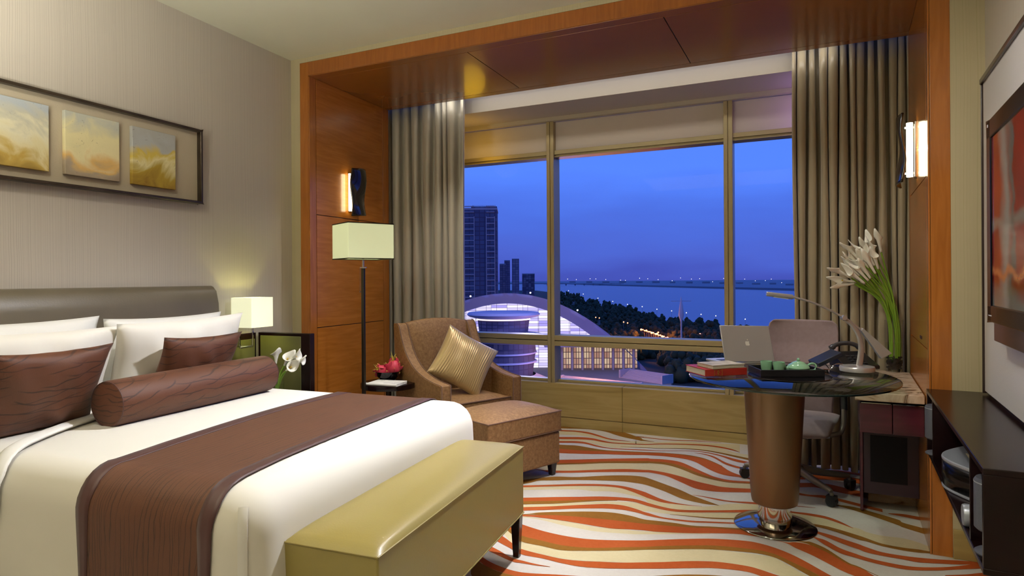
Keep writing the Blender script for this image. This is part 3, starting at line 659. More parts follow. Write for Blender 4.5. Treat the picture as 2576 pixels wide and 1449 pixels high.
# bedside lamp on a chrome wall arm
bl = thing('bedside_lamp', 'lit square bedside lamp on a chrome arm above the nightstand', 'lamp', (-3.262, 3.0, 0), BZ)
def shade(w, d, z0, z1, m, parent, name='lamp_shade', t=.003):
    mb = MB()
    for c, s in (((-w/2, 0), (t, d)), ((w/2, 0), (t, d)), ((0, -d/2), (w, t)), ((0, d/2), (w, t))):
        mb.box((c[0], c[1], (z0+z1)/2), (s[0], s[1], z1-z0))
    return mb.build(name, m, parent, smooth=False)
shade(.165, .185, 1.0, 1.19, M['shade_on'], bl)
mb = MB(); mb.box((0, 0, .975), (.012, .012, .20)); mb.box((0, -.05, .875), (.012, .11, .012)); mb.box((-.06, -.05, .915), (.012, .012, .09)); mb.box((-.06, -.05, .875), (.11, .012, .012)); mb.box((-.115, -.05, .875), (.012, .07, .07))
mb.build('bracket_arm', M['chrome'], bl, bev=.002)
mb = MB(); mb.lathe([(.0, 1.06), (.014, 1.065), (.024, 1.1), (.018, 1.13), (.0, 1.14)], seg=16); mb.box((0, 0, 1.063), (.16, .004, .004))
mb.build('bulb', mat('warm_bulb', S('#ffffff'), .5, emit=S('#fff0b0'), estr=6), bl)
o = bx('tissue_box', (-3.28, 2.93, .595), (.13, .12, .05), M['linen2'], None, .004, RZ(BZ)); tag(o, 'small white box on the nightstand behind the right pillow', 'box')

# small vase of callas on the nightstand
M['spathe'] = mat('calla_white', S('#f7f6ee'), .5, sheen=.3, noise=(6, S('#f0f0e0'), .3))
M['stem'] = mat('calla_stem', S('#6f9a2c'), .4, noise=(5, S('#8fb544'), .3))
M['stem_tip'] = mat('calla_throat_green', S('#b9c877'), .5)
M['spadix'] = mat('calla_spadix', S('#d6b13a'), .6)
M['clear'] = shiny_glass('vase_glass', (.985, .995, .99, 1), .7)
M['water'] = shiny_glass('vase_water', (.95, .985, .90, 1), .3)
def calla(path, head, hl, hr, label, group=None, srad=.0045, tilt=0, seed=0):
    """one calla lily: stem along path (world points), flared spathe along direction head at its end"""
    rnd = random.Random(seed)
    base = Vector(path[0]); r = thing('calla_lily', label, 'flower', base, 0, group)
    P = [Vector(p) - base for p in spline(path, 5)]
    MB().tube(P, srad, 7).build('stem', M['stem'], r)
    d = Vector(head).normalized(); tip = P[-1]
    a = d.orthogonal().normalized(); b = d.cross(a)
    ph = rnd.uniform(0, 6.28)
    def f(u, v):
        th = 2*pi*u
        open_ = .5 + .5 * cos(th - ph)                 # one side of the trumpet rises to a point
        rr = srad*1.1 + (hr - srad*1.1) * (v ** 1.5)
        along = hl * v * (.66 + .34 * open_ ** 1.5 * v + .34 * (1 - v) )
        curl = hr * .55 * max(0, v - .75) / .25
        rr += curl * (1 - open_ * .5)
        tipb = .25 * hl * max(0, v - .8) / .2 * open_ ** 8
        return tip + d * (along + tipb - curl * .25) + a * (rr * cos(th)) + b * (rr * sin(th))
    mb = MB(); mb.grid(f, 18, 12, wrap_u=True); mb.build('spathe', M['spathe'], r, solid=.0015, angle=180)
    mb = MB(); mb.tube([tip + d*hl*.06, tip + d*hl*.35, tip + d*hl*.62], [.003, .0045, .003], 6); mb.build('spadix', M['spadix'], r)
    return r
vs = thing('vase', 'small clear glass vase on the nightstand holding a few white callas', 'vase', (-3.05, 2.995, .571))
MB().lathe([(.0, .004), (.042, .004), (.045, .01), (.047, .11), (.044, .11), (.041, .014), (.0, .012)], seg=28, cap=False).build('glass_body', M['clear'], vs)
MB().lathe([(.0, .013), (.040, .014), (.042, .07), (.0, .07)], seg=24, cap=False).build('water', M['water'], vs)
vb = Vector((-3.05, 2.995, .585))
for i, (p, q, hd, hl, hr, lb) in enumerate([
    ((-3.055, 2.99, .70), (-3.045, 2.985, .775), (.1, -.05, 1), .09, .024, 'white calla standing nearly upright at the left of the nightstand vase'),
    ((-3.03, 3.0, .70), (-2.985, 2.995, .765), (.6, -.1, .8), .10, .024, 'white calla at the middle of the nightstand vase, leaning right'),
    ((-3.02, 3.0, .69), (-2.965, 2.99, .735), (.9, -.2, .45), .105, .024, 'lowest white calla in the nightstand vase, bending right'),
    ((-3.03, 3.01, .71), (-2.96, 3.01, .80), (.9, .0, .35), .11, .028, 'topmost white calla in the nightstand vase'),
    ((-3.01, 3.01, .70), (-2.92, 3.015, .785), (1, .0, .25), .10, .02, 'rightmost white calla in the nightstand vase, tip curled out')]):
    calla([vb, p, q], hd, hl, hr, lb, 'callas in the nightstand vase', seed=i)

# ---------------------------------------------------------------- framed triptych on the left wall
M['frame_dk'] = mat('antique_silver_frame', S('#5a4f42'), .28, .7, noise=(10, S('#3a322a'), .3))
M['mount'] = mat('linen_mount', S('#b1a58e'), .8, bmp=(200, .2))
def painting(name, stops, seed, hill):
    m, nt, b = new_mat(name)
    v = coords(nt, (3.2, 1, 3.2)); 
    mp = N(nt, 'ShaderNodeVectorMath', operation='ADD'); mp.inputs[1].default_value = (seed*3.1, seed*1.7, seed*2.3); nt.links.new(v, mp.inputs[0])
    t = N(nt, 'ShaderNodeTexNoise'); t.inputs['Scale'].default_value = 1.6; t.inputs['Detail'].default_value = 6; t.inputs['Distortion'].default_value = 1.1
    nt.links.new(mp.outputs[0], t.inputs['Vector'])
    tc = N(nt, 'ShaderNodeTexCoord'); sx = N(nt, 'ShaderNodeSeparateXYZ'); nt.links.new(tc.outputs['Object'], sx.inputs[0])
    g = N(nt, 'ShaderNodeMath', operation='MULTIPLY_ADD'); g.inputs[1].default_value = 2.0; nt.links.new(sx.outputs['Z'], g.inputs[0])
    a = N(nt, 'ShaderNodeMath', operation='MULTIPLY_ADD'); a.inputs[1].default_value = .75; nt.links.new(t.outputs['Fac'], a.inputs[0]); nt.links.new(g.outputs[0], a.inputs[2]); g.inputs[2].default_value = .13
    r = ramp(nt, stops); nt.links.new(a.outputs[0], r.inputs['Fac'])
    w = N(nt, 'ShaderNodeTexNoise'); w.inputs['Scale'].default_value = 9; w.inputs['Detail'].default_value = 8; w.inputs['Distortion'].default_value = 2.5; nt.links.new(mp.outputs[0], w.inputs['Vector'])
    r2 = ramp(nt, [(.0, (0, 0, 0, 1)), (.66, (0, 0, 0, 1)), (.75, (.6, .6, .6, 1))]); nt.links.new(w.outputs['Fac'], r2.inputs['Fac'])
    mx = N(nt, 'ShaderNodeMix', data_type='RGBA'); nt.links.new(r2.outputs['Color'], mx.inputs[0]); nt.links.new(r.outputs['Color'], mx.inputs[6]); mx.inputs[7].default_value = hill
    nt.links.new(mx.outputs[2], b.inputs['Base Color']); b.inputs['Roughness'].default_value = .6
    bump(nt, b, w.outputs['Fac'], .2, .003)
    return m
pf = thing('picture_frame', 'wide dark framed triptych of small abstract landscapes above the bed', 'picture', (xl(2.0), 2.0, 0), -pi/2 + AW + pi)
# local x runs along the wall toward the window, local -y points into the room
y0, y1, z0, z1 = -.65, .692, 1.765, 2.214
ym = -.005
bx('mount_board', ((y0+y1)/2, -.012, (z0+z1)/2), (y1-y0-.01, .012, z1-z0-.01), M['mount'], pf, 0)
mb = MB(); fwid = .016
for c, d in ((((y0+y1)/2, z0+fwid/2), (y1-y0, fwid)), (((y0+y1)/2, z1-fwid/2), (y1-y0, fwid)), ((y0+fwid/2, (z0+z1)/2), (fwid, z1-z0)), ((y1-fwid/2, (z0+z1)/2), (fwid, z1-z0))):
    mb.box((c[0], -.026, c[1]), (d[0], .05, d[1]))
mb.build('frame', M['frame_dk'], pf, bev=.004, bseg=3)
sky1 = [(.15, S('#8a6f2e')), (.3, S('#b79a4a')), (.4, S('#d8cda0')), (.52, S('#d9d3b4')), (.62, S('#b9b7a4')), (.8, S('#a9b0b4'))]
sky2 = [(.12, S('#8f806a')), (.25, S('#a1927c')), (.34, S('#d8b06a')), (.45, S('#e3d7a6')), (.6, S('#dcd2a0')), (.75, S('#b3b4a6'))]
sky3 = [(.12, S('#7a5a18')), (.3, S('#a58a2c')), (.42, S('#d9cf9c')), (.52, S('#c9b048')), (.62, S('#a9acab')), (.8, S('#a3a29c'))]
for i, (a, b_, st) in enumerate(((-.465, -.189, sky1), (-.115, .165, sky2), (.238, .507, sky3))):
    o = MB().box((0, 0, 0), (b_-a, .022, .315)).build('canvas', painting('landscape_%d' % (i+1), st, i+2, S('#5d4a2c')), pf, smooth=False, bev=.002)
    o.location = ((a+b_)/2, -.03, 1.985)
    tag(o, ['pale canvas with grey sky and ochre bank', 'cream and gold canvas with grey hill', 'ochre canvas with white and yellow clouds'][i])
# ---------------------------------------------------------------- floor lamp
fl = thing('floor_lamp', 'tall floor lamp with a lit rectangular shade by the left wood jamb', 'lamp', (-2.834, 3.586, 0), 0)
LM = RZ(radians(62))
lp = bpy.data.objects.new('x', None)
def rot_part(o, a): o.rotation_euler = (0, 0, a); return o
rot_part(shade(.33, .28, 1.445, 1.685, M['shade_on2'], fl), radians(62))
def rim(z):
    mb = MB()
    for c, d in (((-.165, 0), (.006, .286)), ((.165, 0), (.006, .286)), ((0, -.14), (.336, .006)), ((0, .14), (.336, .006))):
        mb.box((c[0], c[1], z), (d[0], d[1], .007))
    return mb
tag(rot_part(rim(1.444).build('shade_trim', M['darkmetal'], fl, smooth=False), radians(62)), 'dark trim along the lower edge of the shade')
tag(rot_part(rim(1.686).build('shade_trim', M['darkmetal'], fl, smooth=False), radians(62)), 'dark trim along the upper edge of the shade')
mb = MB(); mb.box((0, 0, .70), (.022, .022, 1.36)); mb.build('pole', M['darkmetal'], fl, bev=.003)
mb = MB(); mb.tube([(0, 0, 1.38), (0, 0, 1.69)], .007, 12); mb.box((0, 0, 1.385), (.05, .008, .006)); mb.box((0, 0, 1.684), (.33, .006, .004), RZ(radians(62))); mb.build('stem', M['chrome'], fl)
mb = MB(); mb.lathe([(.0, 1.688), (.014, 1.690), (.012, 1.70), (.0, 1.703)], seg=16); mb.build('finial', M['chrome'], fl)
mb = MB(); mb.tube([(-.022, -.006, 1.38), (-.022, -.006, 1.22)], .0018, 5); mb.ball((-.022, -.006, 1.215), .006, 1); mb.build('pull_chain', M['chrome'], fl)
mb = MB(); mb.lathe([(.0, 1.50), (.012, 1.505), (.028, 1.54), (.03, 1.56), (.02, 1.59), (.0, 1.60)], seg=16); mb.build('bulb', mat('warm_bulb_tall', S('#ffffff'), .5, emit=S('#fff2b8'), estr=5), fl)
mb = MB(); mb.box((0, 0, .011), (.21, .19, .022), RZ(radians(62))); mb.build('base_plate', M['darkmetal'], fl, bev=.004)

# ---------------------------------------------------------------- side table with fruit and paper
st = thing('side_table', 'small round dark side table between the floor lamp and the armchair', 'table', (-2.785, 3.807, 0))
mb = MB(); mb.lathe([(.0, .515), (.196, .515), (.2, .52), (.2, .549), (.197, .552), (.0, .552)], seg=48, cap=False); mb.build('table_top', M['wenge'], st)
mb = MB(); mb.lathe([(.022, .02), (.02, .515)], seg=20); mb.build('stem', M['darkmetal'], st)
mb = MB(); mb.lathe([(.0, 0), (.12, 0), (.12, .012), (.03, .022), (.0, .022)], seg=32, cap=False); mb.build('foot', M['darkmetal'], st)
M['lacquer'] = mat('black_silver_bowl', S('#1c161c'), .08, .6, coat=.5)
fb = thing('fruit_bowl', 'dark glossy bowl of dragon fruit on the side table', 'bowl', (-2.825, 3.855, .5525))
MB().lathe([(.0, 0), (.042, 0), (.05, .006), (.078, .034), (.091, .066), (.093, .071), (.089, .071), (.074, .038), (.045, .012), (.0, .009)], seg=36, cap=False).build('bowl_body', M['lacquer'], fb)
M['dragon'] = mat('dragonfruit_skin', S('#cf2f55'), .42, noise=(9, S('#e0596a'), .25), bmp=(25, .2))
M['dragon_tip'] = mat('dragonfruit_scale_tip', S('#d8c25a'), .5)
def dragonfruit(loc, rot, sc, label, seed):
    rnd = random.Random(seed)
    r = thing('dragon_fruit', label, 'fruit', loc, 0, 'dragon fruit in the bowl'); r.rotation_euler = rot
    MB().ball((0, 0, 0), .047*sc, 3, (1, 1, 1.2)).build('flesh_skin', M['dragon'], r)
    mb = MB(); tp = mb
    for i in range(15):
        z = -.7 + 1.55 * i / 14; th = i * 2.4; rr = sqrt(max(.05, 1 - z*z))
        p = Vector((cos(th)*rr*.047*sc, sin(th)*rr*.047*sc, z*.056*sc)); nrm = Vector((cos(th)*rr, sin(th)*rr, z*.8)).normalized()
        up = (Vector((0, 0, 1)) - nrm * nrm.z).normalized()
        L = (.022 + .02*max(0, z)) * sc
        q = [p - nrm*.004, p + nrm*.006*sc + up*L*.4, p + nrm*.013*sc + up*L*.8, p + nrm*.018*sc + up*L*1.15]
        mb.mi = 0; mb.tube(q[:3], [.013*sc, .010*sc, .005*sc], 7, flat=.35, up=nrm); mb.mi = 1; tp.tube(q[2:], [.0052*sc, .0012], 6, flat=.4, up=nrm)
    for k in range(4):
        a = k*1.6; tp.tube([(0, 0, .05*sc), (.012*cos(a), .012*sin(a), .085*sc), (.026*cos(a), .026*sin(a), (.10 + .015*(k == 1))*sc)], [.006, .004, .001], 6, flat=.5)
    mb.build('scales', [M['dragon'], M['dragon_tip']], r)
dragonfruit((-2.872, 3.84, .620), (1.1, -.5, .4), .98, 'left dragon fruit in the bowl, lying on its side', 1)
dragonfruit((-2.792, 3.88, .645), (.25, -.2, 1.2), 1.08, 'right dragon fruit in the bowl, standing with its curled tip up', 2)
def print_mat(name):
    m, nt, b = new_mat(name)
    v = coords(nt, (1, 1, 1)); w = N(nt, 'ShaderNodeTexBrick'); w.inputs['Scale'].default_value = 26
    w.inputs['Color1'].default_value = S('#8f8f92'); w.inputs['Color2'].default_value = S('#c9c9c9'); w.inputs['Mortar'].default_value = S('#e8e7e3'); w.inputs['Mortar Size'].default_value = .03; w.inputs['Row Height'].default_value = .16; w.inputs['Brick Width'].default_value = .9
    nt.links.new(v, w.inputs['Vector'])
    t = N(nt, 'ShaderNodeTexNoise'); t.inputs['Scale'].default_value = 14; nt.links.new(v, t.inputs['Vector'])
    r = ramp(nt, [(.5, (0, 0, 0, 1)), (.56, (1, 1, 1, 1))], 'CONSTANT'); nt.links.new(t.outputs['Fac'], r.inputs['Fac'])
    mx = N(nt, 'ShaderNodeMix', data_type='RGBA'); nt.links.new(r.outputs['Color'], mx.inputs[0]); mx.inputs[6].default_value = S('#e4e3df'); nt.links.new(w.outputs['Color'], mx.inputs[7])
    nt.links.new(mx.outputs[2], b.inputs['Base Color']); b.inputs['Roughness'].default_value = .8
    return m
npap = thing('newspaper', 'folded newspaper lying on the round side table', 'newspaper', (-2.735, 3.715, .5525), radians(8))
mb = MB()
for k in range(4):
    o_ = .003*k
    mb.box((o_*.6, o_*.3, .002 + .0048*k), (.245 - .004*k, .155, .0042))
mb.build('folded_sheets', print_mat('newsprint'), npap, bev=.0018)
mb = MB(); mb.tube([(-.121, -.077, .010), (.121, -.077, .010)], .0095, 8); mb.build('fold', M['linen2'], npap)

# ---------------------------------------------------------------- armchair and ottoman
def velvet(name, a, b_, c):
    m, nt, b = new_mat(name)
    v = coords(nt); t = N(nt, 'ShaderNodeTexNoise'); t.inputs['Scale'].default_value = 55; t.inputs['Detail'].default_value = 9; t.inputs['Roughness'].default_value = .75
    nt.links.new(v, t.inputs['Vector']); r = ramp(nt, [(.34, a), (.5, b_), (.66, c)]); nt.links.new(t.outputs['Fac'], r.inputs['Fac']); nt.links.new(r.outputs['Color'], b.inputs['Base Color'])
    b.inputs['Roughness'].default_value = .62; b.inputs['Sheen Weight'].default_value = .35; b.inputs['Sheen Roughness'].default_value = .4; b.inputs['Sheen Tint'].default_value = S('#c8a472')
    bump(nt, b, t.outputs['Fac'], .15, .004); return m
M['velvet'] = velvet('brown_velvet', S('#735330'), S('#886540'), S('#9e7a50'))
M['velvet_pipe'] = mat('brown_piping', S('#65442d'), .5, sheen=.3)
AF = radians(-26)
ac = thing('armchair', 'brown velvet armchair with sloping arms in front of the grey curtain', 'armchair', (-2.12, 4.02, 0), AF)
# local: +x is where the chair faces (front of arms at x=0), +y to its left (window side); width .70, depth .66
AWd, AD = .355, .64
def arm_profile():
    # side silhouette of an arm wing, x from back to front, top height
    pts = [(-AD-.02, .0, .965), (-AD+.045, 0, .955), (-AD+.09, 0, .86), (-AD+.16, 0, .745), (-AD+.27, 0, .655), (-AD+.40, 0, .605), (-.12, 0, .58), (-.02, 0, .57), (0, 0, .565)]
    return spline(pts, 4)
AP = arm_profile()
for s in (-1, 1):
    mb = MB(); ring = []
    y_out, y_in = s*AWd, s*(AWd-.085)
    poly = [(p.x, p.z) for p in AP] + [(0, .10), (-AD-.02+.05, .10)]
    a = [mb.bm.verts.new((x, y_out, z)) for x, z in poly]; b = [mb.bm.verts.new((x, y_in, z)) for x, z in poly]
    k = len(poly)
    for i in range(k): mb.bm.faces.new((a[i], a[(i+1) % k], b[(i+1) % k], b[i]))
    mb.bm.faces.new(a); mb.bm.faces.new(list(reversed(b)))
    arm = mb.build('arm', M['velvet'], ac, bev=.014, bseg=3, angle=50)
    for yy in (y_out - s*.006, y_in + s*.006):
        mb = MB(); mb.tube([(p.x + .002, yy, p.z + .001) for p in AP[2:]] + [(.003, yy, .12)], .004, 6); mb.build('piping', M['velvet_pipe'], arm)
# back
def backf(u, v):
    y = (2*u-1) * (AWd-.08); z = .30 + .665 * v
    x = -AD + .145 - .10 * v**1.3 - .018*(1-(2*u-1)**2)*0
    bul = .035 * (1-abs(2*u-1)**4) * (1-abs(2*v-1)**6)
    return Vector((x + bul, y, z + .028*v*(1-(2*u-1)**2)))
def backr(u, v):
    y = (2*u-1) * (AWd-.08); z = .12 + .845*v
    return Vector((-AD + .03 - .055*v, y, z + .028*v*(1-(2*u-1)**2)))
mb = MB()
F_ = [[backf(i/15, j/19) for j in range(20)] for i in range(16)]; B2 = [[backr(i/15, j/19) for j in range(20)] for i in range(16)]
fv = [[mb.bm.verts.new(p) for p in r] for r in F_]; bv = [[mb.bm.verts.new(p) for p in r] for r in B2]
for i in range(15):
    for j in range(19):
        mb.bm.faces.new((fv[i][j], fv[i+1][j], fv[i+1][j+1], fv[i][j+1])); mb.bm.faces.new((bv[i][j], bv[i][j+1], bv[i+1][j+1], bv[i+1][j]))
    mb.bm.faces.new((fv[i][19], fv[i+1][19], bv[i+1][19], bv[i][19])); mb.bm.faces.new((fv[i][0], bv[i][0], bv[i+1][0], fv[i+1][0]))
for j in range(19):
    mb.bm.faces.new((fv[0][j], fv[0][j+1], bv[0][j+1], bv[0][j])); mb.bm.faces.new((fv[15][j], bv[15][j], bv[15][j+1], fv[15][j+1]))
mb.build('backrest', M['velvet'], ac, bev=.012, bseg=3, angle=50)
bx('seat_base', (-.30, 0, .20), (.56, 2*AWd-.17, .2), M['velvet'], ac, .012)
def cushion(mb, w, d, z0, z1, dome, c=(0, 0)):
    def top(a, b):
        x, y = 2*a-1, 2*b-1
        e = max(0, 1-x**4) * max(0, 1-y**4)
        return Vector((c[0]+x*w/2, c[1]+y*d/2, z1 + dome*e))
    mb.grid(top, 20, 20); mb.box((c[0], c[1], (z0+z1)/2), (w, d, z1-z0)); return mb
cushion(MB(), .56, 2*AWd-.185, .30, .425, .03, (-.285, 0)).build('seat_cushion', M['velvet'], ac, bev=.010, bseg=3)
mb = MB(); mb.tube([(-.004, -AWd+.095, .427), (-.004, AWd-.095, .427)], .005, 6); mb.tube([(-.002, -AWd+.095, .302), (-.002, AWd-.095, .302)], .005, 6); mb.build('seat_piping', M['velvet_pipe'], ac)
for sx in (-.05, -AD+.06):
    for sy in (-1, 1):
        mb = MB(); mb.box((sx, sy*(AWd-.05), .05), (.05, .05, .10), taper=(.65, .65)); mb.build('leg', M['leg_dk'], ac, bev=.003)
M['gold_fab'] = mat('gold_pleated_silk', S('#b39a6c'), .3, .25, sheen=.3, noise=(6, S('#b59c6c'), .3))
o = MB()
def gp(sgn):
    def g(u, v):
        a, b = 2*u-1, 2*v-1
        e = max(0, 1-abs(a)**2.4)**.55 * max(0, 1-abs(b)**2.4)**.55
        px_ = a*(1-.07*(1-b*b)); pz = b*(1-.07*(1-a*a))
        pl = (.0032 + .0024*sin(9*a + 1.3)) * abs(sin(37*a + 2.2*sin(1.7*a) + .9*sin(2.3*b + 3*a))) * (e**.5)
        return Vector((px_*.215, sgn*(e*.075 + pl), pz*.215))
    return g
o.grid(gp(1), 150, 26); o.grid(gp(-1), 150, 26)
gc = o.build('throw_cushion', M['gold_fab'], angle=180)
gc.matrix_world = Matrix.Translation((-2.345, 4.14, .685)) @ Matrix.Rotation(AF + pi/2 - radians(14), 4, 'Z') @ Matrix.Rotation(radians(-24), 4, 'X') @ Matrix.Rotation(radians(33), 4, 'Y')
tag(gc, 'gold pleated silk cushion standing on its corner in the brown armchair', 'cushion')

OT = radians(-23.5)
ot = thing('ottoman', 'brown velvet ottoman in front of the armchair', 'ottoman', (-1.617 - .225*cos(OT), 3.655 - .225*sin(OT), 0), OT)
OW, OD = .63, .45
mb = MB(); mb.box((0, 0, .185), (OD-.016, OW-.016, .21)); mb.build('upholstered_base', M['velvet'], ot, bev=.014, bseg=3)
cushion(MB(), OD, OW, .295, .425, .045).build('seat_cushion', M['velvet'], ot, bev=.012, bseg=3)
def loop(w, d, z): return [(-w/2, -d/2, z), (w/2, -d/2, z), (w/2, d/2, z), (-w/2, d/2, z), (-w/2, -d/2, z)]
mb = MB(); mb.tube(loop(OD-.004, OW-.004, .424), .0048, 6); mb.build('piping', M['velvet_pipe'], ot)
mb = MB(); mb.tube(loop(OD-.006, OW-.006, .297), .0045, 6); mb.build('piping', M['velvet_pipe'], ot)
for sx in (-1, 1):
    for sy in (-1, 1):
        mb = MB(); mb.box((sx*(OD/2-.045), sy*(OW/2-.05), .045), (.05, .05, .09), taper=(.65, .65)); mb.build('leg', M['leg_dk'], ot, bev=.003)

# ---------------------------------------------------------------- sconces on the jambs
M['sconce_glass'] = mat('black_rippled_glass', S('#161313'), .12, .2, coat=.8, bmp=(8, .9))
M['tube_on'] = mat('lit_sconce_tube', S('#fff6d8'), .5, emit=S('#fff3c4'), estr=9)
def sconce(side, label):
    if side == 'L': p, rz = (jl(3.995), 3.995, 0), pi/2 + AW   # local x along wall, local -y into the room
    else: p, rz = (jr(4.06), 4.06, 0), -pi/2 - AW
    r = thing('wall_sconce', label, 'lamp', p, rz)
    sg = 1 if side == 'L' else -1
    bx('back_plate', (0, -.006, 1.985), (.09, .012, .30), M['chrome'], r, .002)
    for zz in (1.86, 2.11): bx('bracket', (0, -.032, zz), (.02, .05, .012), M['chrome'], r, .001)
    def g(u, v):
        x = -.088 + .176*u; z = 1.80 + .37*v
        return Vector((x, -.066 - .018*sin(pi*u)*(1-.3*v) - .010*sin(2.2*pi*v + 2.5*u), z + .015*(u-.5)))
    MB().grid(g, 18, 24).build('glass_slab', M['sconce_glass'], r, solid=.010, angle=180)
    t = MB(); t.tube([(-sg*.055, -.034, 1.835), (-sg*.055, -.034, 2.125)], .016, 14); t.build('light_tube', M['tube_on'], r)
    return r
sconce('L', 'lit sconce with dark rippled glass on the left wood jamb above the floor lamp')
sconce('R', 'lit sconce with dark glass on the right wood jamb near the curtain')
o = MB().box((0, 0, 0), (.004, .075, .016)).build('wall_socket', M['groove'], smooth=False); o.location = (jr(3.86) - .0005, 3.86, .985); o.rotation_euler = (0, 0, -AW); tag(o, 'small dark recessed socket in the right wood jamb above the desk', 'socket')
# ---------------------------------------------------------------- glass table
M['table_glass'] = shiny_glass('table_glass', (.86, .93, .90, 1), 1.2)
M['glass_edge'] = mat('glass_edge_dark', S('#14221e'), .08, 0, .6, coat=.6)
TX, TY, TZ = -.10, 3.70, .775
gt = thing('glass_table', 'round glass topped table on a bronze tapered pedestal beside the desk', 'table', (-.172, 3.585, 0))
ex, ey = TX + .172, TY - 3.585
mb = MB(); mb.lathe([(.0, .763), (.992, .763), (1.0, .766), (1.0, .772), (.992, .775), (.0, .775)], (ex, ey, 0), 96, sx=.515, sy=.58, cap=False)
mb.build('glass_top', M['table_glass'], gt)
mb = MB(); mb.lathe([(1.0005, .7645), (1.0025, .769), (1.0005, .7735)], (ex, ey, 0), 96, sx=.515, sy=.58, cap=False); tag(mb.build('glass_rim', M['glass_edge'], gt), 'dark green polished edge')
mb = MB(); mb.lathe([(.0, .12), (.098, .12), (.112, .128), (.116, .15), (.148, .70), (.150, .755), (.146, .762), (.0, .762)], seg=56, cap=False); mb.build('pedestal', M['bronze'], gt)
mb = MB(); mb.lathe([(.085, .03), (.084, .055), (.0845, .06), (.078, .121)], seg=48, cap=False); mb.build('neck', M['chrome'], gt)
mb = MB(); mb.lathe([(.0, .0015), (.198, .0015), (.203, .005), (.200, .009), (.135, .026), (.09, .034), (.0, .034)], seg=64, cap=False); mb.build('base_plate', mat('dark_mirror_steel', S('#a29c90'), .10, 1), gt)

pm = MB().lathe([(.0, 0), (.205, 0), (.208, .003), (.205, .006), (.0, .006)], seg=64, cap=False).build('placemat', mat('black_lacquer', S('#0d0c0e'), .12, 0, .5, coat=.5))
pm.location = (-.10, 3.655, TZ + .0003); tag(pm, 'round black lacquer mat under the tea tray on the glass table', 'mat')
# tea tray
TR = radians(22.8); tc = Vector((-.081, 3.587, 0)) + Vector((-sin(TR), cos(TR), 0)) * .10
tz = TZ + .0068
tr = thing('tray', 'black rectangular tea tray on the glass table', 'tray', (tc.x, tc.y, tz), TR)
M['tray'] = mat('matt_black_lacquer', S('#131114'), .38)
bx('tray_floor', (0, 0, .003), (.325, .20, .006), M['tray'], tr, .001)
for c, d in (((-.16, 0), (.006, .20)), ((.16, 0), (.006, .20)), ((0, -.098), (.325, .006)), ((0, .098), (.325, .006))):
    bx('tray_side', (c[0], c[1], .020), (d[0], d[1], .034), M['tray'], tr, .0015)
M['celadon'] = mat('celadon_glaze', S('#7fb391'), .18, 0, .5, coat=.5, noise=(12, S('#93c2a0'), .3))
def tw(x, y): v = RZ(TR) @ Vector((x, y, 0)); return (tc.x + v.x, tc.y + v.y, tz + .0063)
def cup(loc, label):
    r = thing('tea_cup', label, 'cup', loc)
    MB().lathe([(.0, 0), (.020, 0), (.021, .004), (.027, .020), (.030, .045), (.031, .062), (.0285, .062), (.027, .045), (.022, .012), (.0, .008)], seg=28, cap=False).build('cup_body', M['celadon'], r); return r
cup(tw(-.092, .02), 'left celadon tea cup on the black tray')
cup(tw(-.040, -.018), 'right celadon tea cup on the black tray, nearest the teapot')
tp = thing('teapot', 'small celadon teapot on the black tray', 'teapot', tw(.068, .0), TR)
MB().lathe([(.0, 0), (.034, 0), (.036, .004), (.054, .020), (.057, .030), (.050, .044), (.034, .053), (.0, .056)], seg=36, cap=False).build('body', M['celadon'], tp)
MB().lathe([(.034, .0535), (.030, .058), (.012, .064), (.0, .066)], seg=28, cap=False).build('lid', M['celadon'], tp)
MB().ball((0, 0, .072), .009, 2, (1, 1, .95)).build('knob', M['celadon'], tp)
mb = MB(); mb.tube(spline([(-.045, 0, .022), (-.066, 0, .028), (-.080, 0, .046), (-.094, 0, .056)], 5), [.013]*5 + [.010]*5 + [.007]*6, 12); mb.build('spout', M['celadon'], tp)
mb = MB(); mb.tube(spline([(.050, 0, .040), (.068, 0, .050), (.087, 0, .046), (.093, 0, .028), (.080, 0, .014), (.052, 0, .014)], 6), .006, 10); mb.build('handle', M['celadon'], tp)

# books
M['red_cover'] = mat('red_cloth_cover', S('#a52a20'), .5, bmp=(180, .1))
M['pages'] = mat('book_pages', S('#d9d4c6'), .8, noise=(60, S('#c5bfae'), .2, (1, 1, 12)))
M['gold'] = mat('gold_tooling', S('#c9a24a'), .3, .8)
M['pale_cover'] = mat('pale_marbled_cover', S('#cfc6b0'), .55, noise=(14, S('#8f8a74'), .18))
BR = atan2(3.625-3.468, .194)
def book(name, label, corner, rz, w, d, t, cover, z):
    r = thing(name, label, 'book', (corner[0], corner[1], z), rz)
    bx('page_block', (w/2 - .002, d/2, t/2), (w - .010, d - .006, t - .007), M['pages'], r, .001)
    bx('cover', (w/2, d/2, .0018), (w, d, .0034), cover, r, .001); bx('cover', (w/2, d/2, t - .0018), (w, d, .0034), cover, r, .001)
    return r
b1 = book('book', 'thick red book with gold tooling lying on the glass table under a pale book', (-.502, 3.468), BR, .250, .205, .038, M['red_cover'], TZ + .0004)
bx('spine', (.125, .0015, .019), (.25, .004, .036), M['red_cover'], b1, .001)
mb = MB()
for x in (.055, .10): mb.box((x, -.0008, .019), (.0022, .0012, .034))
for z in (.005, .033): mb.box((.0775, -.0008, z), (.045, .0012, .0016))
for k in range(7): mb.box((.0775 + .006*cos(k*.9), -.0009, .019 + .009*sin(k*.9)), (.006, .0012, .0022), RY(k*.7))
mb.box((.0775, -.0009, .019), (.0022, .0012, .024)); mb.build('gold_ornament', M['gold'], b1, smooth=False)
b2 = book('book', 'thin pale book lying on top of the red book', (-.466, 3.490), BR + .06, .205, .150, .020, M['pale_cover'], TZ + .0388)

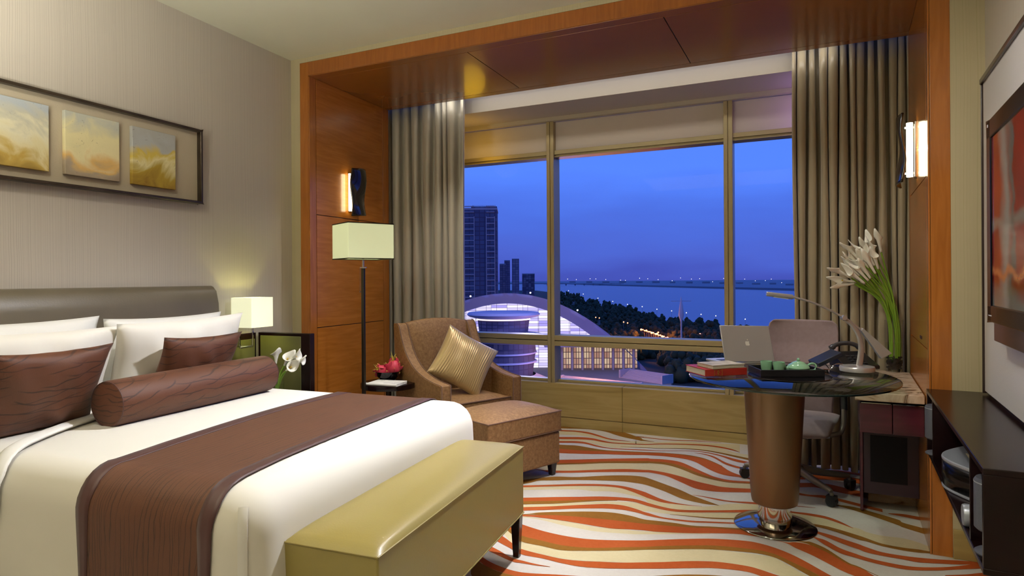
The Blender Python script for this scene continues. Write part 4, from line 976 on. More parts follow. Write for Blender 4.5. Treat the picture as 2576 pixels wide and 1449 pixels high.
# laptop, its back to the camera
M['silver'] = mat('silver_aluminium', S('#b4b7b9'), .36, .25)
M['key'] = mat('dark_keyboard', S('#2a2a2c'), .5)
LR = radians(38); lw_ = .335
lt = thing('laptop', 'open silver laptop seen from behind at the back of the glass table', 'laptop', (-.322, 4.06, TZ + .0004), LR)
bx('base', (0, .115, .009), (lw_, .228, .014), M['silver'], lt, .004); bx('keyboard', (0, .10, .0165), (.28, .11, .001), M['key'], lt, 0)
LA = radians(-19)
lid = bx('lid', (0, 0, 0), (lw_, .008, .225), M['silver'], lt, .004); lid.location = (0, .0385, .122); lid.rotation_euler = (LA, radians(2), 0)
scr = bx('screen', (0, .0045, 0), (.30, .001, .19), M['key'], lid, 0)
# the bitten fruit mark on the lid
mb = MB()
def disc_poly(pts, y): vs = [mb.bm.verts.new((x, y, z)) for x, z in pts]; f = mb.bm.faces.new(vs); mb._tag([f])
ap = []
for k in range(40):
    a = 2*pi*k/40; r = .0165 * (1 - .10*cos(2*a + pi) ** 2) ; x, z = r*cos(a)*.95, r*sin(a)
    z -= .003*math.exp(-((a-pi/2)/.35)**2); z += .0022*math.exp(-((a-1.5*pi)/.3)**2)
    if (x-.019)**2 + (z-.003)**2 < .0085**2:
        dx, dz = x-.019, z-.003; d = max(1e-6, sqrt(dx*dx+dz*dz)); x, z = .019 + dx/d*.0085, .003 + dz/d*.0085
    ap.append((x, z))
disc_poly(ap, -.0046)
disc_poly([(.001 + .0055*t*1.0 + .0028*sin(pi*t)*(1), .019 + .008*t - .0024*sin(pi*t)) for t in [k/8 for k in range(9)]] + [(.001 + .0055*t - .0028*sin(pi*t), .019 + .008*t + .0024*sin(pi*t)) for t in [1 - k/8 for k in range(1, 8)]], -.0046)
tag(mb.build('lid_mark', mat('lid_mark_white', S('#e9e9e2'), .4), lid, smooth=False), 'pale bitten apple mark')

# desk lamp
DLx, DLy = .235, 3.985
dl_ = thing('desk_lamp', 'brushed steel balance arm desk lamp on the glass table', 'lamp', (DLx, DLy, TZ + .0004), YAW)
# local x runs along the picture plane to the right, local y away from the camera
MB().lathe([(.0, 0), (.082, 0), (.088, .004), (.090, .022), (.086, .030), (.05, .034), (.0, .035)], seg=48, cap=False).build('base', M['steel'], dl_)
for k in range(3):
    mb = MB(); mb.lathe([(.0, -.0), (.006, 0), (.006, .004), (.0, .004)], (.07*cos(k*2.1+4.2), .07*sin(k*2.1+4.2), .0), 12); mb.build('foot_stud', M['chrome'], dl_)
arc = spline([(.012, 0, .03), (.022, 0, .10), (.022, 0, .15), (.006, 0, .21), (-.030, 0, .262), (-.072, 0, .293)], 6)
mb = MB(); mb.tube(arc, [.019 - .008*i/len(arc) for i in range(len(arc))], 12, flat=.45, up=(1, 0, 0)); mb.build('arched_stand', M['steel'], dl_)
mb = MB(); mb.lathe([(.0, -.016), (.013, -.016), (.014, 0), (.013, .016), (.0, .016)], (-.073, 0, .298), 18, M=RX(pi/2), cap=False); mb.build('joint', M['steel'], dl_)
armp = spline([(-.073, 0, .298), (-.16, -.004, .345), (-.26, -.008, .387), (-.355, -.012, .413)], 6)
mb = MB(); mb.tube(armp, .0058, 10); mb.tube([(-.073, 0, .298), (-.045, 0, .280), (.03, 0, .226)], .0062, 10); mb.build('arm', M['steel'], dl_)
mb = MB(); mb.tube([(-.352, -.012, .412), (-.362, -.012, .414)], .008, 12); mb.tube([(-.36, -.012, .4140), (-.500, -.016, .432), (-.505, -.016, .4327)], [.0135, .0125, .011], 16, flat=.8); mb.build('lamp_head', M['steel'], dl_)
mb = MB(); mb.box((-.425, -.014, .4090), (.08, .012, .003), RY(radians(8))); mb.build('light_strip', mat('unlit_lamp_diffuser', S('#d8d8d2'), .5), dl_)
cw = [Vector((.018, -.012, .228)), Vector((.030, -.012, .240)), Vector((.186, -.016, .100)), Vector((.128, -.016, .070))]
mb = MB(); lo = [mb.bm.verts.new(p) for p in cw]; hi = [mb.bm.verts.new(p + Vector((0, .026, 0))) for p in cw]
mb.bm.faces.new(lo); mb.bm.faces.new(list(reversed(hi)))
for i in range(4): mb.bm.faces.new((lo[i], hi[i], hi[(i+1) % 4], lo[(i+1) % 4]))
mb.build('counterweight', M['silver'], dl_, bev=.003, smooth=False)

# desk phone and leather stand
M['phone'] = mat('black_phone_plastic', S('#17171c'), .28, coat=.3)
M['folder'] = mat('dark_blue_black_leather', S('#1f2531'), .45, bmp=(150, .1))
ph = thing('telephone', 'black desk telephone behind the desk lamp', 'telephone', (.235, 4.155, TZ + .0004), YAW)
MB().hexa([(-.10, -.08, 0), (.10, -.08, 0), (.10, .10, 0), (-.10, .10, 0), (-.10, -.08, .02), (.10, -.08, .02), (.10, .10, .085), (-.10, .10, .085)]).build('base', M['phone'], ph, bev=.006, smooth=False)
mb = MB(); mb.tube(spline([(-.09, .10, .10), (-.05, .105, .122), (0, .105, .13), (.05, .105, .122), (.09, .10, .10)], 6), [.017]*4 + [.013]*17 + [.017]*4, 12); mb.build('handset', mat('grey_handset', S('#3b3d44'), .3, coat=.3), ph)
mb = MB()
for i in range(3):
    for j in range(4): mb.box((-.03 + .03*i, -.055 + .028*j, .031 + .0101*j), (.018, .014, .008), RX(radians(19.9)))
mb.build('keypad', M['key'], ph, smooth=False)
fo = thing('document_stand', 'dark leather folder tilted on a chrome wire stand beside the telephone', 'folder', (.085, 4.02, TZ + .0004), YAW)
bx('folder', (0, 0, 0), (.150, .115, .024), M['folder'], fo, .003).matrix_local = Matrix.Translation((.020, .055, .056)) @ Matrix.Rotation(radians(-25), 4, 'Y') @ Matrix.Rotation(radians(4), 4, 'X')
mb = MB(); mb.tube(spline([(-.075, -.03, .004), (.0, -.035, .004), (.03, -.03, .030), (.085, -.01, .030)], 5), .003, 8); mb.tube([(-.075, -.03, .004), (-.07, .10, .004)], .003, 8); mb.tube([(.0, -.035, .004), (.01, .11, .06)], .003, 8); mb.build('wire_stand', M['chrome'], fo)

# ---------------------------------------------------------------- marble topped desk unit with fridge
du_ = thing('desk_unit', 'marble topped desk unit with dark red drawers and a small fridge door', 'desk', (.37, 4.1, 0))
def jrl(y): return jr(y) - .37 - .003
def plan(poly, z0, z1, name, m, parent=du_, bev=.003): return MB().prism([(x - .37, y - 4.1) for x, y in poly], z0, z1).build(name, m, parent, smooth=False, bev=bev)
def JJ(y): return jr(y) - .003
plan([(.205, 3.655), (JJ(3.655), 3.655), (JJ(4.5), 4.5), (.25, 4.62), (.22, 4.3)], .672, .716, 'marble_top', M['marble'], bev=.005)
dr = plan([(.228, 3.690), (.372, 3.690), (.372, 3.98), (.236, 3.98)], .505, .655, 'drawer', M['wenge_red'])
dr2 = plan([(.375, 3.690), (JJ(3.69), 3.690), (JJ(3.98), 3.98), (.375, 3.98)], .505, .655, 'drawer', M['wenge_red'])
for d_, xm in ((dr, .30), (dr2, .44)): MB().box((xm - .37, 3.690 - 4.1, .6575), (.13, .006, .003)).build('pull_edge', M['chrome'], d_, smooth=False)
plan([(.236, 3.74), (JJ(3.74), 3.74), (JJ(4.5), 4.5), (.262, 4.5)], .655, .671, 'drawer_housing', M['wenge'])
plan([(.247, 3.985), (.262, 3.985), (.290, 4.5), (.275, 4.5)], .012, .654, 'side_panel', M['wenge_red'])
plan([(.263, 4.02), (.527, 4.02), (.545, 4.48), (.29, 4.48)], .10, .654, 'cabinet_body', M['wenge'])
fd = plan([(.263, 4.0), (.526, 4.0), (.526, 4.019), (.263, 4.019)], .105, .50, 'fridge_door', mat('aubergine_panel', S('#34252f'), .35))
MB().box((.385 - .37, 3.999 - 4.1, .30), (.175, .006, .255)).build('dark_glass', mat('dark_fridge_glass', S('#0b0c14'), .45, 0, .25), fd, bev=.001, smooth=False)
plan([(.30, 4.2), (.54, 4.2), (.55, 4.48), (.30, 4.48)], .0, .10, 'plinth', M['marble'])

# tall vase with callas
vz = thing('vase', 'tall clear glass vase of callas with dark pebbles on the marble desk', 'vase', (.468, 4.52, .7163))
MB().lathe([(.0, 0), (.050, 0), (.052, .004), (.052, .315), (.0495, .315), (.049, .010), (.0, .008)], seg=40, cap=False).build('glass_body', M['clear'], vz)
MB().lathe([(.0, .0545), (.0478, .0545), (.0478, .175), (.0, .175)], seg=32, cap=False).build('water', M['water'], vz)
M['pebble'] = mat('black_pebbles', S('#121116'), .25, coat=.4)
rnd = random.Random(5)
mb = MB()
for k in range(170):
    a = rnd.uniform(0, 6.28); q = .0385*sqrt(rnd.random()); mb.ball((q*cos(a), q*sin(a), .016 + .074*rnd.random()), rnd.uniform(.007, .0105), 1, (1, .8, .7))
tag(mb.build('pebbles', M['pebble'], vz), 'black pebbles filling the bottom of the vase', kind='stuff')
VB = Vector((.468, 4.52, .7163))
rt3 = Vector((cos(YAW), sin(YAW), 0)); aw3 = Vector((-sin(YAW), cos(YAW), 0))
def V3(r, z, a=0): return VB + rt3 * r + aw3 * a + Vector((0, 0, z))
# (lateral, height, depth) of each bloom's throat, measured from the vase foot, and its direction
BL_ = [(-.090, .80, .00, -.25, 1.0, 'topmost white calla leaning from the tall vase, apart from the others'),
       (-.330, .610, .00, -.9, .42, 'leftmost white calla arching from the tall vase, mid height'),
       (-.310, .530, .01, -1, -.12, 'lowest white calla arching left from the tall vase, tip drooping'),
       (-.300, .560, .02, -1, .15, 'second lowest white calla arching left from the tall vase'),
       (-.255, .745, .02, -.75, .8, 'white calla with a thin curled tip at the upper left of the tall bouquet')]
G_ = 'white callas massed in the middle of the tall bouquet'
for k in range(15):
    t = (k % 5) / 4; q = k // 5
    BL_.append((-.265 + .135*t + rnd.uniform(-.012, .012), .585 + .045*q + .14*t*.8 + rnd.uniform(-.015, .015), -.03 + .03*q + rnd.uniform(-.01, .01), -.75 + .4*t, .65 + .35*t, None))
for i, (r_, z_, a_, dx, dz, lb) in enumerate(BL_):
    bx_ = rnd.uniform(-.012, .026); by_ = rnd.uniform(-.022, .022); hl = rnd.uniform(.12, .155)
    d = (rt3*dx + aw3*rnd.uniform(-.2, .15) + Vector((0, 0, dz))).normalized()
    head = V3(r_, z_, a_) - d*hl*.55
    h_ = head - VB
    side = .006 + .034*rnd.random()
    b0 = rnd.uniform(-.038, .038)
    p1 = V3(b0*.85 + .004, .06, by_*.5); p2 = V3(.006 + b0*.9, .19, by_*.8); p3 = V3(-.004 + b0*.9, .31, by_*.8)
    lat = h_.dot(rt3)
    p4 = V3(lat*.33 + b0*.5, .31 + (h_.z - .31)*.52, by_*.7)
    o = calla([p1, p2, p3, p4, head], d, hl, rnd.uniform(.0125, .0165), lb or 'white calla in the thick of the bunch in the tall glass vase', G_ if lb is None else None, .0052, seed=30+i)

# ---------------------------------------------------------------- office chair
M['mauve'] = mat('mauve_fabric', S('#958386'), .8, sheen=.3, noise=(40, S('#8c7a7d'), .25), bmp=(260, .15))
M['chair_metal'] = mat('satin_grey_metal', S('#8d877b'), .34, .7)
M['caster'] = mat('black_caster_plastic', S('#121214'), .4)
oc = thing('office_chair', 'mauve swivel office chair behind the glass table', 'chair', (-.085, 4.27, 0), radians(-9))
def seatf(sgn):
    def g(a, b):
        x, y = 2*a-1, 2*b-1
        e = max(0, 1-abs(x)**3.2)**.5 * max(0, 1-abs(y)**3.2)**.5
        fall = -.045 * max(0, -y - .35)**1.5 * 2
        return Vector((x*.235*(1-.05*y*y), y*.235 - .02, .425 + fall + sgn*e*.042 + .012*x*x))
    return g
mb = MB(); mb.grid(seatf(1), 24, 24); mb.grid(seatf(-1), 24, 24); mb.build('seat', M['mauve'], oc, angle=180)
def chback(off):
    def g(a, b):
        x = 2*a-1; z = .42 + .60*b
        wdt = .175 + .035*min(1, b*1.6)
        rc = max(0, (b - .88)/.12); wdt -= .034*(1 - sqrt(max(0.0, 1 - rc**2)))
        y = .27 + .05*b - .035*sin(pi*min(1, b*1.35)) * (1) - .055*(abs(x)**2.2) * (.5 + .5*b)
        return Vector((x*wdt, y + off, z))
    return g
mb = MB(); nA, nB = 22, 26
fr = [[mb.bm.verts.new(chback(-.016)(i/(nA-1), j/(nB-1))) for j in range(nB)] for i in range(nA)]; bk = [[mb.bm.verts.new(chback(.016)(i/(nA-1), j/(nB-1))) for j in range(nB)] for i in range(nA)]
for i in range(nA-1):
    for j in range(nB-1):
        mb.bm.faces.new((fr[i][j], fr[i+1][j], fr[i+1][j+1], fr[i][j+1])); mb.bm.faces.new((bk[i][j], bk[i][j+1], bk[i+1][j+1], bk[i+1][j]))
    mb.bm.faces.new((fr[i][nB-1], fr[i+1][nB-1], bk[i+1][nB-1], bk[i][nB-1])); mb.bm.faces.new((fr[i][0], bk[i][0], bk[i+1][0], fr[i+1][0]))
for j in range(nB-1):
    mb.bm.faces.new((fr[0][j], fr[0][j+1], bk[0][j+1], bk[0][j])); mb.bm.faces.new((fr[nA-1][j], bk[nA-1][j], bk[nA-1][j+1], fr[nA-1][j+1]))
mb.build('backrest', M['mauve'], oc, bev=.010, bseg=3, angle=60)
for s in (-1, 1):
    mb = MB(); mb.tube(spline([(s*.05, .05, .345), (s*.15, .07, .335), (s*.225, .10, .345), (s*.248, .12, .385), (s*.252, .13, .43), (s*.253, .14, .49)], 6), [.016]*20 + [.0165]*11, 12, flat=.8); ar = mb.build('arm_bracket', M['chair_metal'], oc)
    mb = MB(); mb.tube([(s*.253, .14, .485), (s*.25, .155, .56), (s*.243, .175, .64)], [.019, .019, .014], 12, flat=.7); mb.build('arm_sleeve', M['caster'], oc)
mb = MB(); mb.box((0, .02, .355), (.16, .22, .05)); mb.tube([(0, .06, .33), (.0, .14, .31), (0, .27, .42)], .02, 10); mb.build('tilt_mechanism', M['caster'], oc, bev=.01)
mb = MB(); mb.lathe([(.03, .075), (.032, .20), (.03, .205), (.022, .205), (.022, .345)], seg=24); mb.build('gas_lift', M['chair_metal'], oc)
mb = MB(); mb.lathe([(.0, .085), (.05, .085), (.052, .10), (.04, .15), (.0, .155)], seg=24, cap=False); mb.build('hub', M['chair_metal'], oc)
for k in range(5):
    a = radians(28 + 72*k); c_, s_ = cos(a), sin(a); dv = Vector((c_, s_, 0))
    mb = MB(); mb.tube([dv*.03 + Vector((0, 0, .125)), dv*.16 + Vector((0, 0, .102)), dv*.30 + Vector((0, 0, .087)), dv*.315 + Vector((0, 0, .082))], [.027, .022, .016, .014], 10, flat=.8, up=(0, 0, 1)); leg = mb.build('leg', M['chair_metal'], oc)
    mb = MB(); mb.tube([dv*.318 + Vector((0, 0, .078)), dv*.318 + Vector((0, 0, .048))], .011, 12); mb.build('caster_stem', M['chair_metal'], leg)
    RM = RZ(a + .6)
    mb = MB()
    for q in (-.012, .012): mb.lathe([(.0, q-.010), (.026, q-.010), (.030, q-.006), (.030, q+.006), (.026, q+.010), (.0, q+.010)], dv*.318 + Vector((0, 0, .0305)), 20, M=RM @ RX(pi/2), cap=False)
    mb.box(tuple(dv*.318 + Vector((0, 0, .045))), (.05, .046, .034), RM); mb.build('caster_wheel', M['caster'], leg)
# ---------------------------------------------------------------- television wall
TVR = pi/2 - AW
def wall_thing(name, label, cat, y): return thing(name, label, cat, (xr(y), y, 0), TVR)
M['gloss_black'] = mat('gloss_black_plastic', S('#070707'), .2, 0, .2)
M['panel_white'] = mat('pale_fabric_panel', S('#c9c6c2'), .6, bmp=(220, .15))
M['panel_frame'] = mat('dark_panel_frame', S('#2a1b16'), .3, coat=.3)
wp = wall_thing('wall_panel', 'pale upholstered panel with a dark frame behind the television', 'panel', 3.44)
bx('fabric_board', (-1.0, .012, 1.475), (1.98, .018, 1.37), M['panel_white'], wp, .002)
mb = MB(); mb.box((-1.0, .016, 2.160), (2.0, .034, .022)); mb.box((-.004, .014, 1.475), (.008, .030, 1.39)); mb.build('frame', M['panel_frame'], wp, bev=.002, smooth=False)
def screen_mat():
    m, nt, b = new_mat('television_picture')
    tc = N(nt, 'ShaderNodeTexCoord'); sx = N(nt, 'ShaderNodeSeparateXYZ'); nt.links.new(tc.outputs['Object'], sx.inputs[0])
    nz = N(nt, 'ShaderNodeTexNoise'); nz.inputs['Scale'].default_value = 5; nz.inputs['Detail'].default_value = 4; nt.links.new(tc.outputs['Object'], nz.inputs['Vector'])
    def band(src, centre, width, wob):
        a = N(nt, 'ShaderNodeMath', operation='MULTIPLY_ADD'); nt.links.new(nz.outputs['Fac'], a.inputs[0]); a.inputs[1].default_value = wob; nt.links.new(src, a.inputs[2])
        s = N(nt, 'ShaderNodeMath', operation='SUBTRACT'); nt.links.new(a.outputs[0], s.inputs[0]); s.inputs[1].default_value = centre + wob*.5
        ab = N(nt, 'ShaderNodeMath', operation='ABSOLUTE'); nt.links.new(s.outputs[0], ab.inputs[0])
        mr = N(nt, 'ShaderNodeMapRange'); nt.links.new(ab.outputs[0], mr.inputs[0]); mr.inputs[1].default_value = width; mr.inputs[2].default_value = width*.2; mr.inputs[3].default_value = 0; mr.inputs[4].default_value = 1
        return mr.outputs[0]
    base = ramp(nt, [(.3, S('#5e130e')), (.6, S('#7c2117')), (.75, S('#8e3a24'))]); nt.links.new(nz.outputs['Fac'], base.inputs['Fac'])
    cur = base.outputs['Color']
    for src, c, w, wob, col in ((sx.outputs['Z'], -.02, .03, .10, S('#6d675f')), (sx.outputs['Z'], -.32, .075, .16, S('#5d605c')), (sx.outputs['X'], .33, .10, .22, S('#7c7c78')), (sx.outputs['X'], .22, .03, .3, S('#565856')), (sx.outputs['Z'], -.2, .03, .30, S('#a8643c'))):
        mx = N(nt, 'ShaderNodeMix', data_type='RGBA'); nt.links.new(band(src, c, w, wob), mx.inputs[0]); nt.links.new(cur, mx.inputs[6]); mx.inputs[7].default_value = col; cur = mx.outputs[2]
    nt.links.new(cur, b.inputs['Base Color']); nt.links.new(cur, b.inputs['Emission Color']); b.inputs['Emission Strength'].default_value = .15; b.inputs['Roughness'].default_value = .12
    return m
tv = wall_thing('television', 'wall mounted flat television showing a red and grey picture', 'television', 2.98)
bx('chassis', (-.62, .032, 1.505), (1.16, .05, .70), M['gloss_black'], tv, .006)
mb = MB(); x0, x1, z0, z1 = -1.24, 0, 1.125, 1.888
mb.box(((x0+x1)/2, .066, z1-.036), (x1-x0, .033, .072)); mb.box(((x0+x1)/2, .066, z0+.032), (x1-x0, .033, .064)); mb.box((x1-.036, .066, (z0+z1)/2), (.072, .033, z1-z0)); mb.box((x0+.036, .066, (z0+z1)/2), (.072, .033, z1-z0))
mb.build('bezel', M['gloss_black'], tv, bev=.005, smooth=False)
sc_ = MB().box((0, 0, 0), (1.11, .006, .632)).build('screen', screen_mat(), tv, smooth=False); sc_.location = (-.62, .074, 1.503)
mb = MB()
for k in range(3): mb.box((-.035 - .02*k, .083, 1.150), (.010, .001, .004))
mb.box((-.030, .083, 1.868), (.014, .001, .010)); mb.build('small_marks', mat('pale_print', S('#d8d8d8'), .5), tv, smooth=False)
bx('mount_box', (-.62, .040, 1.09), (1.14, .060, .07), M['panel_frame'], tv, .003)

# low wall mounted cabinet
cb = wall_thing('media_cabinet', 'long dark open fronted cabinet hung on the wall under the television', 'cabinet', 3.503)
CL, CD, z0, z1, t = 1.395, .233, .480, .773, .018
bx('top_board', (-CL/2, CD/2, z1 - t/2), (CL, CD, t), M['wenge'], cb, .002)
bx('bottom_board', (-CL/2, CD/2, z0 + t/2), (CL, CD, t), M['wenge'], cb, .002)
bx('back_board', (-CL/2, .006, (z0+z1)/2), (CL - .004, .010, z1 - z0 - 2*t), M['wenge'], cb, .0)
for nm, x in (('end_board', -t/2), ('end_board', -CL + t/2), ('divider', -.222), ('divider', -1.178)):
    bx(nm, (x, CD/2, (z0+z1)/2), (t if nm == 'end_board' else .012, CD - .002, z1 - z0 - 2*t), M['wenge'], cb, .001)
CX0 = Vector((xr(3.503), 3.503, 0)); CM = RZ(TVR)
def cw_(x, y, z): v = CX0 + CM @ Vector((x, y, 0)); return (v.x, v.y, z)
M['spk'] = mat('grey_speaker_cloth', S('#464952'), .55, bmp=(300, .3))
M['silver_p'] = mat('silver_plastic', S('#9aa0aa'), .32, .35)
def speaker(x, label, dep):
    r = thing('speaker', label, 'speaker', cw_(x, dep, z0 + t + .0005), TVR)
    MB().lathe([(.0, 0), (.052, 0), (.053, .004), (.048, .008), (.012, .012), (.0, .012)], seg=36, cap=False).build('base_disc', M['spk'], r)
    MB().lathe([(.010, .01), (.010, .07)], seg=14).build('stem', M['spk'], r)
    MB().lathe([(.0, .068), (.046, .068), (.053, .075), (.053, .21), (.048, .218), (.0, .218)], seg=40, cap=False).build('body', M['spk'], r)
    MB().lathe([(.0535, .205), (.0535, .2085)], seg=40, cap=False).build('seam_ring', M['silver_p'], r)
speaker(-1.275, 'grey round speaker in the near compartment of the dark cabinet', .183)
speaker(-.115, 'grey round speaker in the far compartment of the dark cabinet', .197)
rd = thing('radio', 'silver curved front radio in the middle of the dark open cabinet', 'radio', cw_(-.62, .0, z0 + t + .0005), TVR)
pl = [(-.19, .03), (.19, .03)] + [(.19 - .38*k/16, .150 + .088*sin(pi*k/16)) for k in range(17)]
MB().prism(pl, .004, .102).build('body', M['spk'], rd, smooth=False, bev=.003)
MB().prism([(x*1.01, y + .004*(y > .12)) for x, y in pl], .1022, .116).build('top_shell', M['silver_p'], rd, smooth=False, bev=.004)
MB().prism([(x*1.01, y + .004*(y > .12)) for x, y in pl], .0, .010).build('bottom_shell', M['silver_p'], rd, smooth=False, bev=.003)
fr_ = [(.19 - .38*k/16, .1945 + .084*sin(pi*(k+.5)/17)) for k in range(17)]
MB().grid(lambda u, v: Vector((.172 - .344*u, .1535 + .0868*sin(pi*(.045 + .91*u)), .014 + .084*v)), 24, 3).build('display', M['gloss_black'], rd, solid=.002)
for s in (-1, 1): MB().box((s*.183, .158, .056), (.018, .03, .094)).build('end_trim', M['silver_p'], rd, bev=.004)
mb = MB()
for k in range(6):
    for j in range(2): mb.box((-.02 + .016*k, .14 + .014*j, .1166), (.010, .007, .002))
mb.build('buttons', mat('radio_buttons', S('#d8cfae'), .4), rd, smooth=False)
dk = thing('speaker_dock', 'small silver cylinder lying beside the radio in the dark cabinet', 'gadget', cw_(-1.06, .160, z0 + t + .0365), TVR)
MB().lathe([(.0, -.075), (.032, -.075), (.035, -.068), (.035, .068), (.032, .075), (.0, .075)], seg=32, M=RX(pi/2), cap=False).build('body', M['silver_p'], dk)
MB().box((0, 0, -.030), (.05, .12, .010)).build('cradle', M['spk'], dk, bev=.002)
# ---------------------------------------------------------------- the city outside: ground lies 45 m below the room
GZ = -45.0
def E(px_, d, z=GZ):
    """bearing given as tangent from the lens axis, distance along the axis in metres"""
    p = fw * d + rt * (px_ * d); return Vector((p.x, p.y, z))
def T_(x): return (x - 1288) / 1596.0
M['land'] = mat('dark_ground', S('#3a3a34'), .9, noise=(.01, S('#2c3228'), .2))
M['plaza'] = mat('pale_plaza_paving', S('#8d8478'), .8, noise=(.05, S('#776f66'), .3))
M['waterx'] = mat('river_water', S('#20305c'), .22, 0, .5, bmp=(.02, .25))
M['conc'] = mat('grey_concrete', S('#9a9aa0'), .8)
M['leafx'] = mat('dark_tree_foliage', S('#22301c'), .9, noise=(.3, S('#2d3c22'), .3))
def poly_obj(name, pts, z, m, label, kind='structure', th=.6):
    mb = MB(); mb.prism([(p.x, p.y) for p in pts], z - th, z); o = mb.build(name, m, smooth=False); return tag(o, label, None, kind=kind)
poly_obj('river', [E(-1.2, 200), E(1.6, 200), E(1.6, 9000), E(-1.2, 9000)], GZ - 1.2, M['waterx'], 'wide calm river beyond the trees')['kind'] = 'structure'
near_b = [(-1.2, 2600), (T_(1250), 2600), (T_(1350), 2450), (T_(1412), 1950), (T_(1490), 1150), (T_(1560), 860), (T_(1650), 700), (T_(1740), 610), (T_(1880), 520), (T_(2010), 470), (1.2, 380)]
poly_obj('ground', [E(-1.2, 30), E(1.2, 30)] + [E(a, b) for a, b in reversed(near_b)], GZ - .2, M['land'], 'dark parkland on the near bank')
poly_obj('ground', [E(T_(1050), 6200), E(T_(1412), 5400), E(T_(1500), 4300), E(T_(1700), 3100), E(T_(2003), 2200), E(1.6, 1300), E(1.8, 9000), E(-.4, 9000)], GZ + 6, M['land'], 'low far bank of the river', th=8).data.materials[0] = mat('far_bank_painted_haze', S('#8c8c92'), .9)  # pale grey of the far bank paints in distance haze
poly_obj('plaza', [E(-.35, 150), E(T_(1640), 160), E(T_(1690), 262), E(T_(1590), 300), E(-.35, 305)], GZ + 4.1, M['plaza'], 'paved plaza in front of the domed theatre', th=4.2)

# theatre with its arched glass front
def lit_facade(name, c_on, c_off, bw, bh, strength, bias=0.0, mort='#15142a', msize=.06):
    m, nt, b = new_mat(name)
    v = coords(nt, (1, 1, 1)); sx = N(nt, 'ShaderNodeSeparateXYZ'); nt.links.new(v, sx.inputs[0])
    cb_ = N(nt, 'ShaderNodeCombineXYZ'); nt.links.new(sx.outputs['X'], cb_.inputs['X']); nt.links.new(sx.outputs['Z'], cb_.inputs['Y'])
    br = N(nt, 'ShaderNodeTexBrick'); br.offset = 0; br.inputs['Scale'].default_value = 1; br.inputs['Brick Width'].default_value = bw; br.inputs['Row Height'].default_value = bh
    br.inputs['Mortar Size'].default_value = msize; br.inputs['Color1'].default_value = c_on; br.inputs['Color2'].default_value = c_off; br.inputs['Bias'].default_value = bias; br.inputs['Mortar'].default_value = S(mort); br.inputs['Mortar Smooth'].default_value = .1
    nt.links.new(cb_.outputs[0], br.inputs['Vector'])
    b.inputs['Base Color'].default_value = S('#3a3a50'); nt.links.new(br.outputs['Color'], b.inputs['Emission Color']); b.inputs['Emission Strength'].default_value = strength; b.inputs['Roughness'].default_value = .75; b.inputs['Specular IOR Level'].default_value = .2
    return m
th = thing('theatre', 'domed theatre with an arched lit glass front beside the river', 'building', E(T_(1275), 300), YAW)
AWX, AHZ = 68.0, 39.5
def arch(x, k=1.0): return max(0, AHZ * k * (1 - (x / (AWX * k))**2))
M['roof_blue'] = mat('zinc_roof', S('#8389a8'), .6, 0, noise=(.06, S('#8f95b2'), .3))
def rimf(a, b):
    x = (2*a-1); k = 1 - .125 * b; X = x*AWX*k; return Vector((X, -2 + 3*b, arch(X, k)))
def roofb(a, b):
    x = 2*a-1; k = 1 - .55*b*b; X = x*AWX*k; return Vector((X, -2 + 70*b, arch(X, k)*(1 - .1*b)))
mb = MB(); mb.grid(rimf, 60, 4); mb.grid(roofb, 60, 14); mb.build('arched_roof', M['roof_blue'], th, angle=180)
def facf(a, b):
    k = .88; X = (2*a-1)*AWX*k; return Vector((X, 1.2, arch(X, k)*b))
MB().grid(facf, 60, 8).build('glass_front', lit_facade('lit_theatre_glass', S('#f6ecff'), S('#8a7cd0'), 7.5, 1.25, 1.35, -.1), th, smooth=False)
mb = MB()
for k in range(-12, 13):
    X = k*4.9; mb.box((X, .6, arch(X, .88)/2), (.12, .4, max(.5, arch(X, .88))))
mb.build('mullion_grid', mat('dark_grid', S('#2c2a48'), .5), th, smooth=False)
mb = MB()
for k in range(5):
    X = (-40, -17, 11, 33, 52)[k]; mb.ball((X, -3.2, arch(X) + 1.2), .38, 2)
mb.build('flood_lamps', mat('flood_lamp_glow', S('#ffffff'), .5, emit=S('#ffe9dc'), estr=6), th)
# entrance hall under the arch
bx('canopy', (40, -7, 15.6), (46, 12, 1.0), M['roof_blue'], th, .1)
bx('hall_front', (40, -1.5, 9.6), (42, .6, 11.0), lit_facade('lit_hall', S('#ffe0b4'), S('#c08c70'), 1.2, 2.9, .75, .1, '#4a3430', .16), th, 0)
for k in range(9): bx('column', (20.5 + 4.7*k, -8, 9.6), (.9, .9, 11.0), M['conc'], th, .05)
# round hall in front: disc roof, drum and lower rings
rh = thing('round_hall', 'round hall with a flat disc roof in front of the arched theatre', 'building', E(T_(1266), 248, GZ + 4.1), YAW)
hz = lambda y: H - (y - 701) / 1596 * 248 - GZ - 4.1
MB().lathe([(.0, hz(783)), (13.6, hz(785)), (14.3, hz(790)), (13.4, hz(795)), (9, hz(802)), (.0, hz(802))], seg=64, cap=False).build('disc_roof', M['roof_blue'], rh)
MB().lathe([(10.2, hz(800)), (10.6, hz(803))], seg=64, cap=False).build('light_band', mat('warm_ring_light', S('#ffffff'), .5, emit=S('#ffd9c4'), estr=1.6), rh)
def drum_mat(name, lit): return lit_facade(name, S('#3b3b78'), S('#22224a'), 2.1, 1.3, lit, 0, '#0c0c22', .14)
MB().lathe([(10.2, hz(800)), (9.4, hz(842))], seg=64, cap=False).build('upper_drum', drum_mat('blue_drum_glass', .5), rh, smooth=True)
MB().lathe([(9.0, hz(838)), (15.0, hz(840)), (15.6, hz(846)), (15.0, hz(854)), (10, hz(862))], seg=64, cap=False).build('terrace_ring', M['roof_blue'], rh)
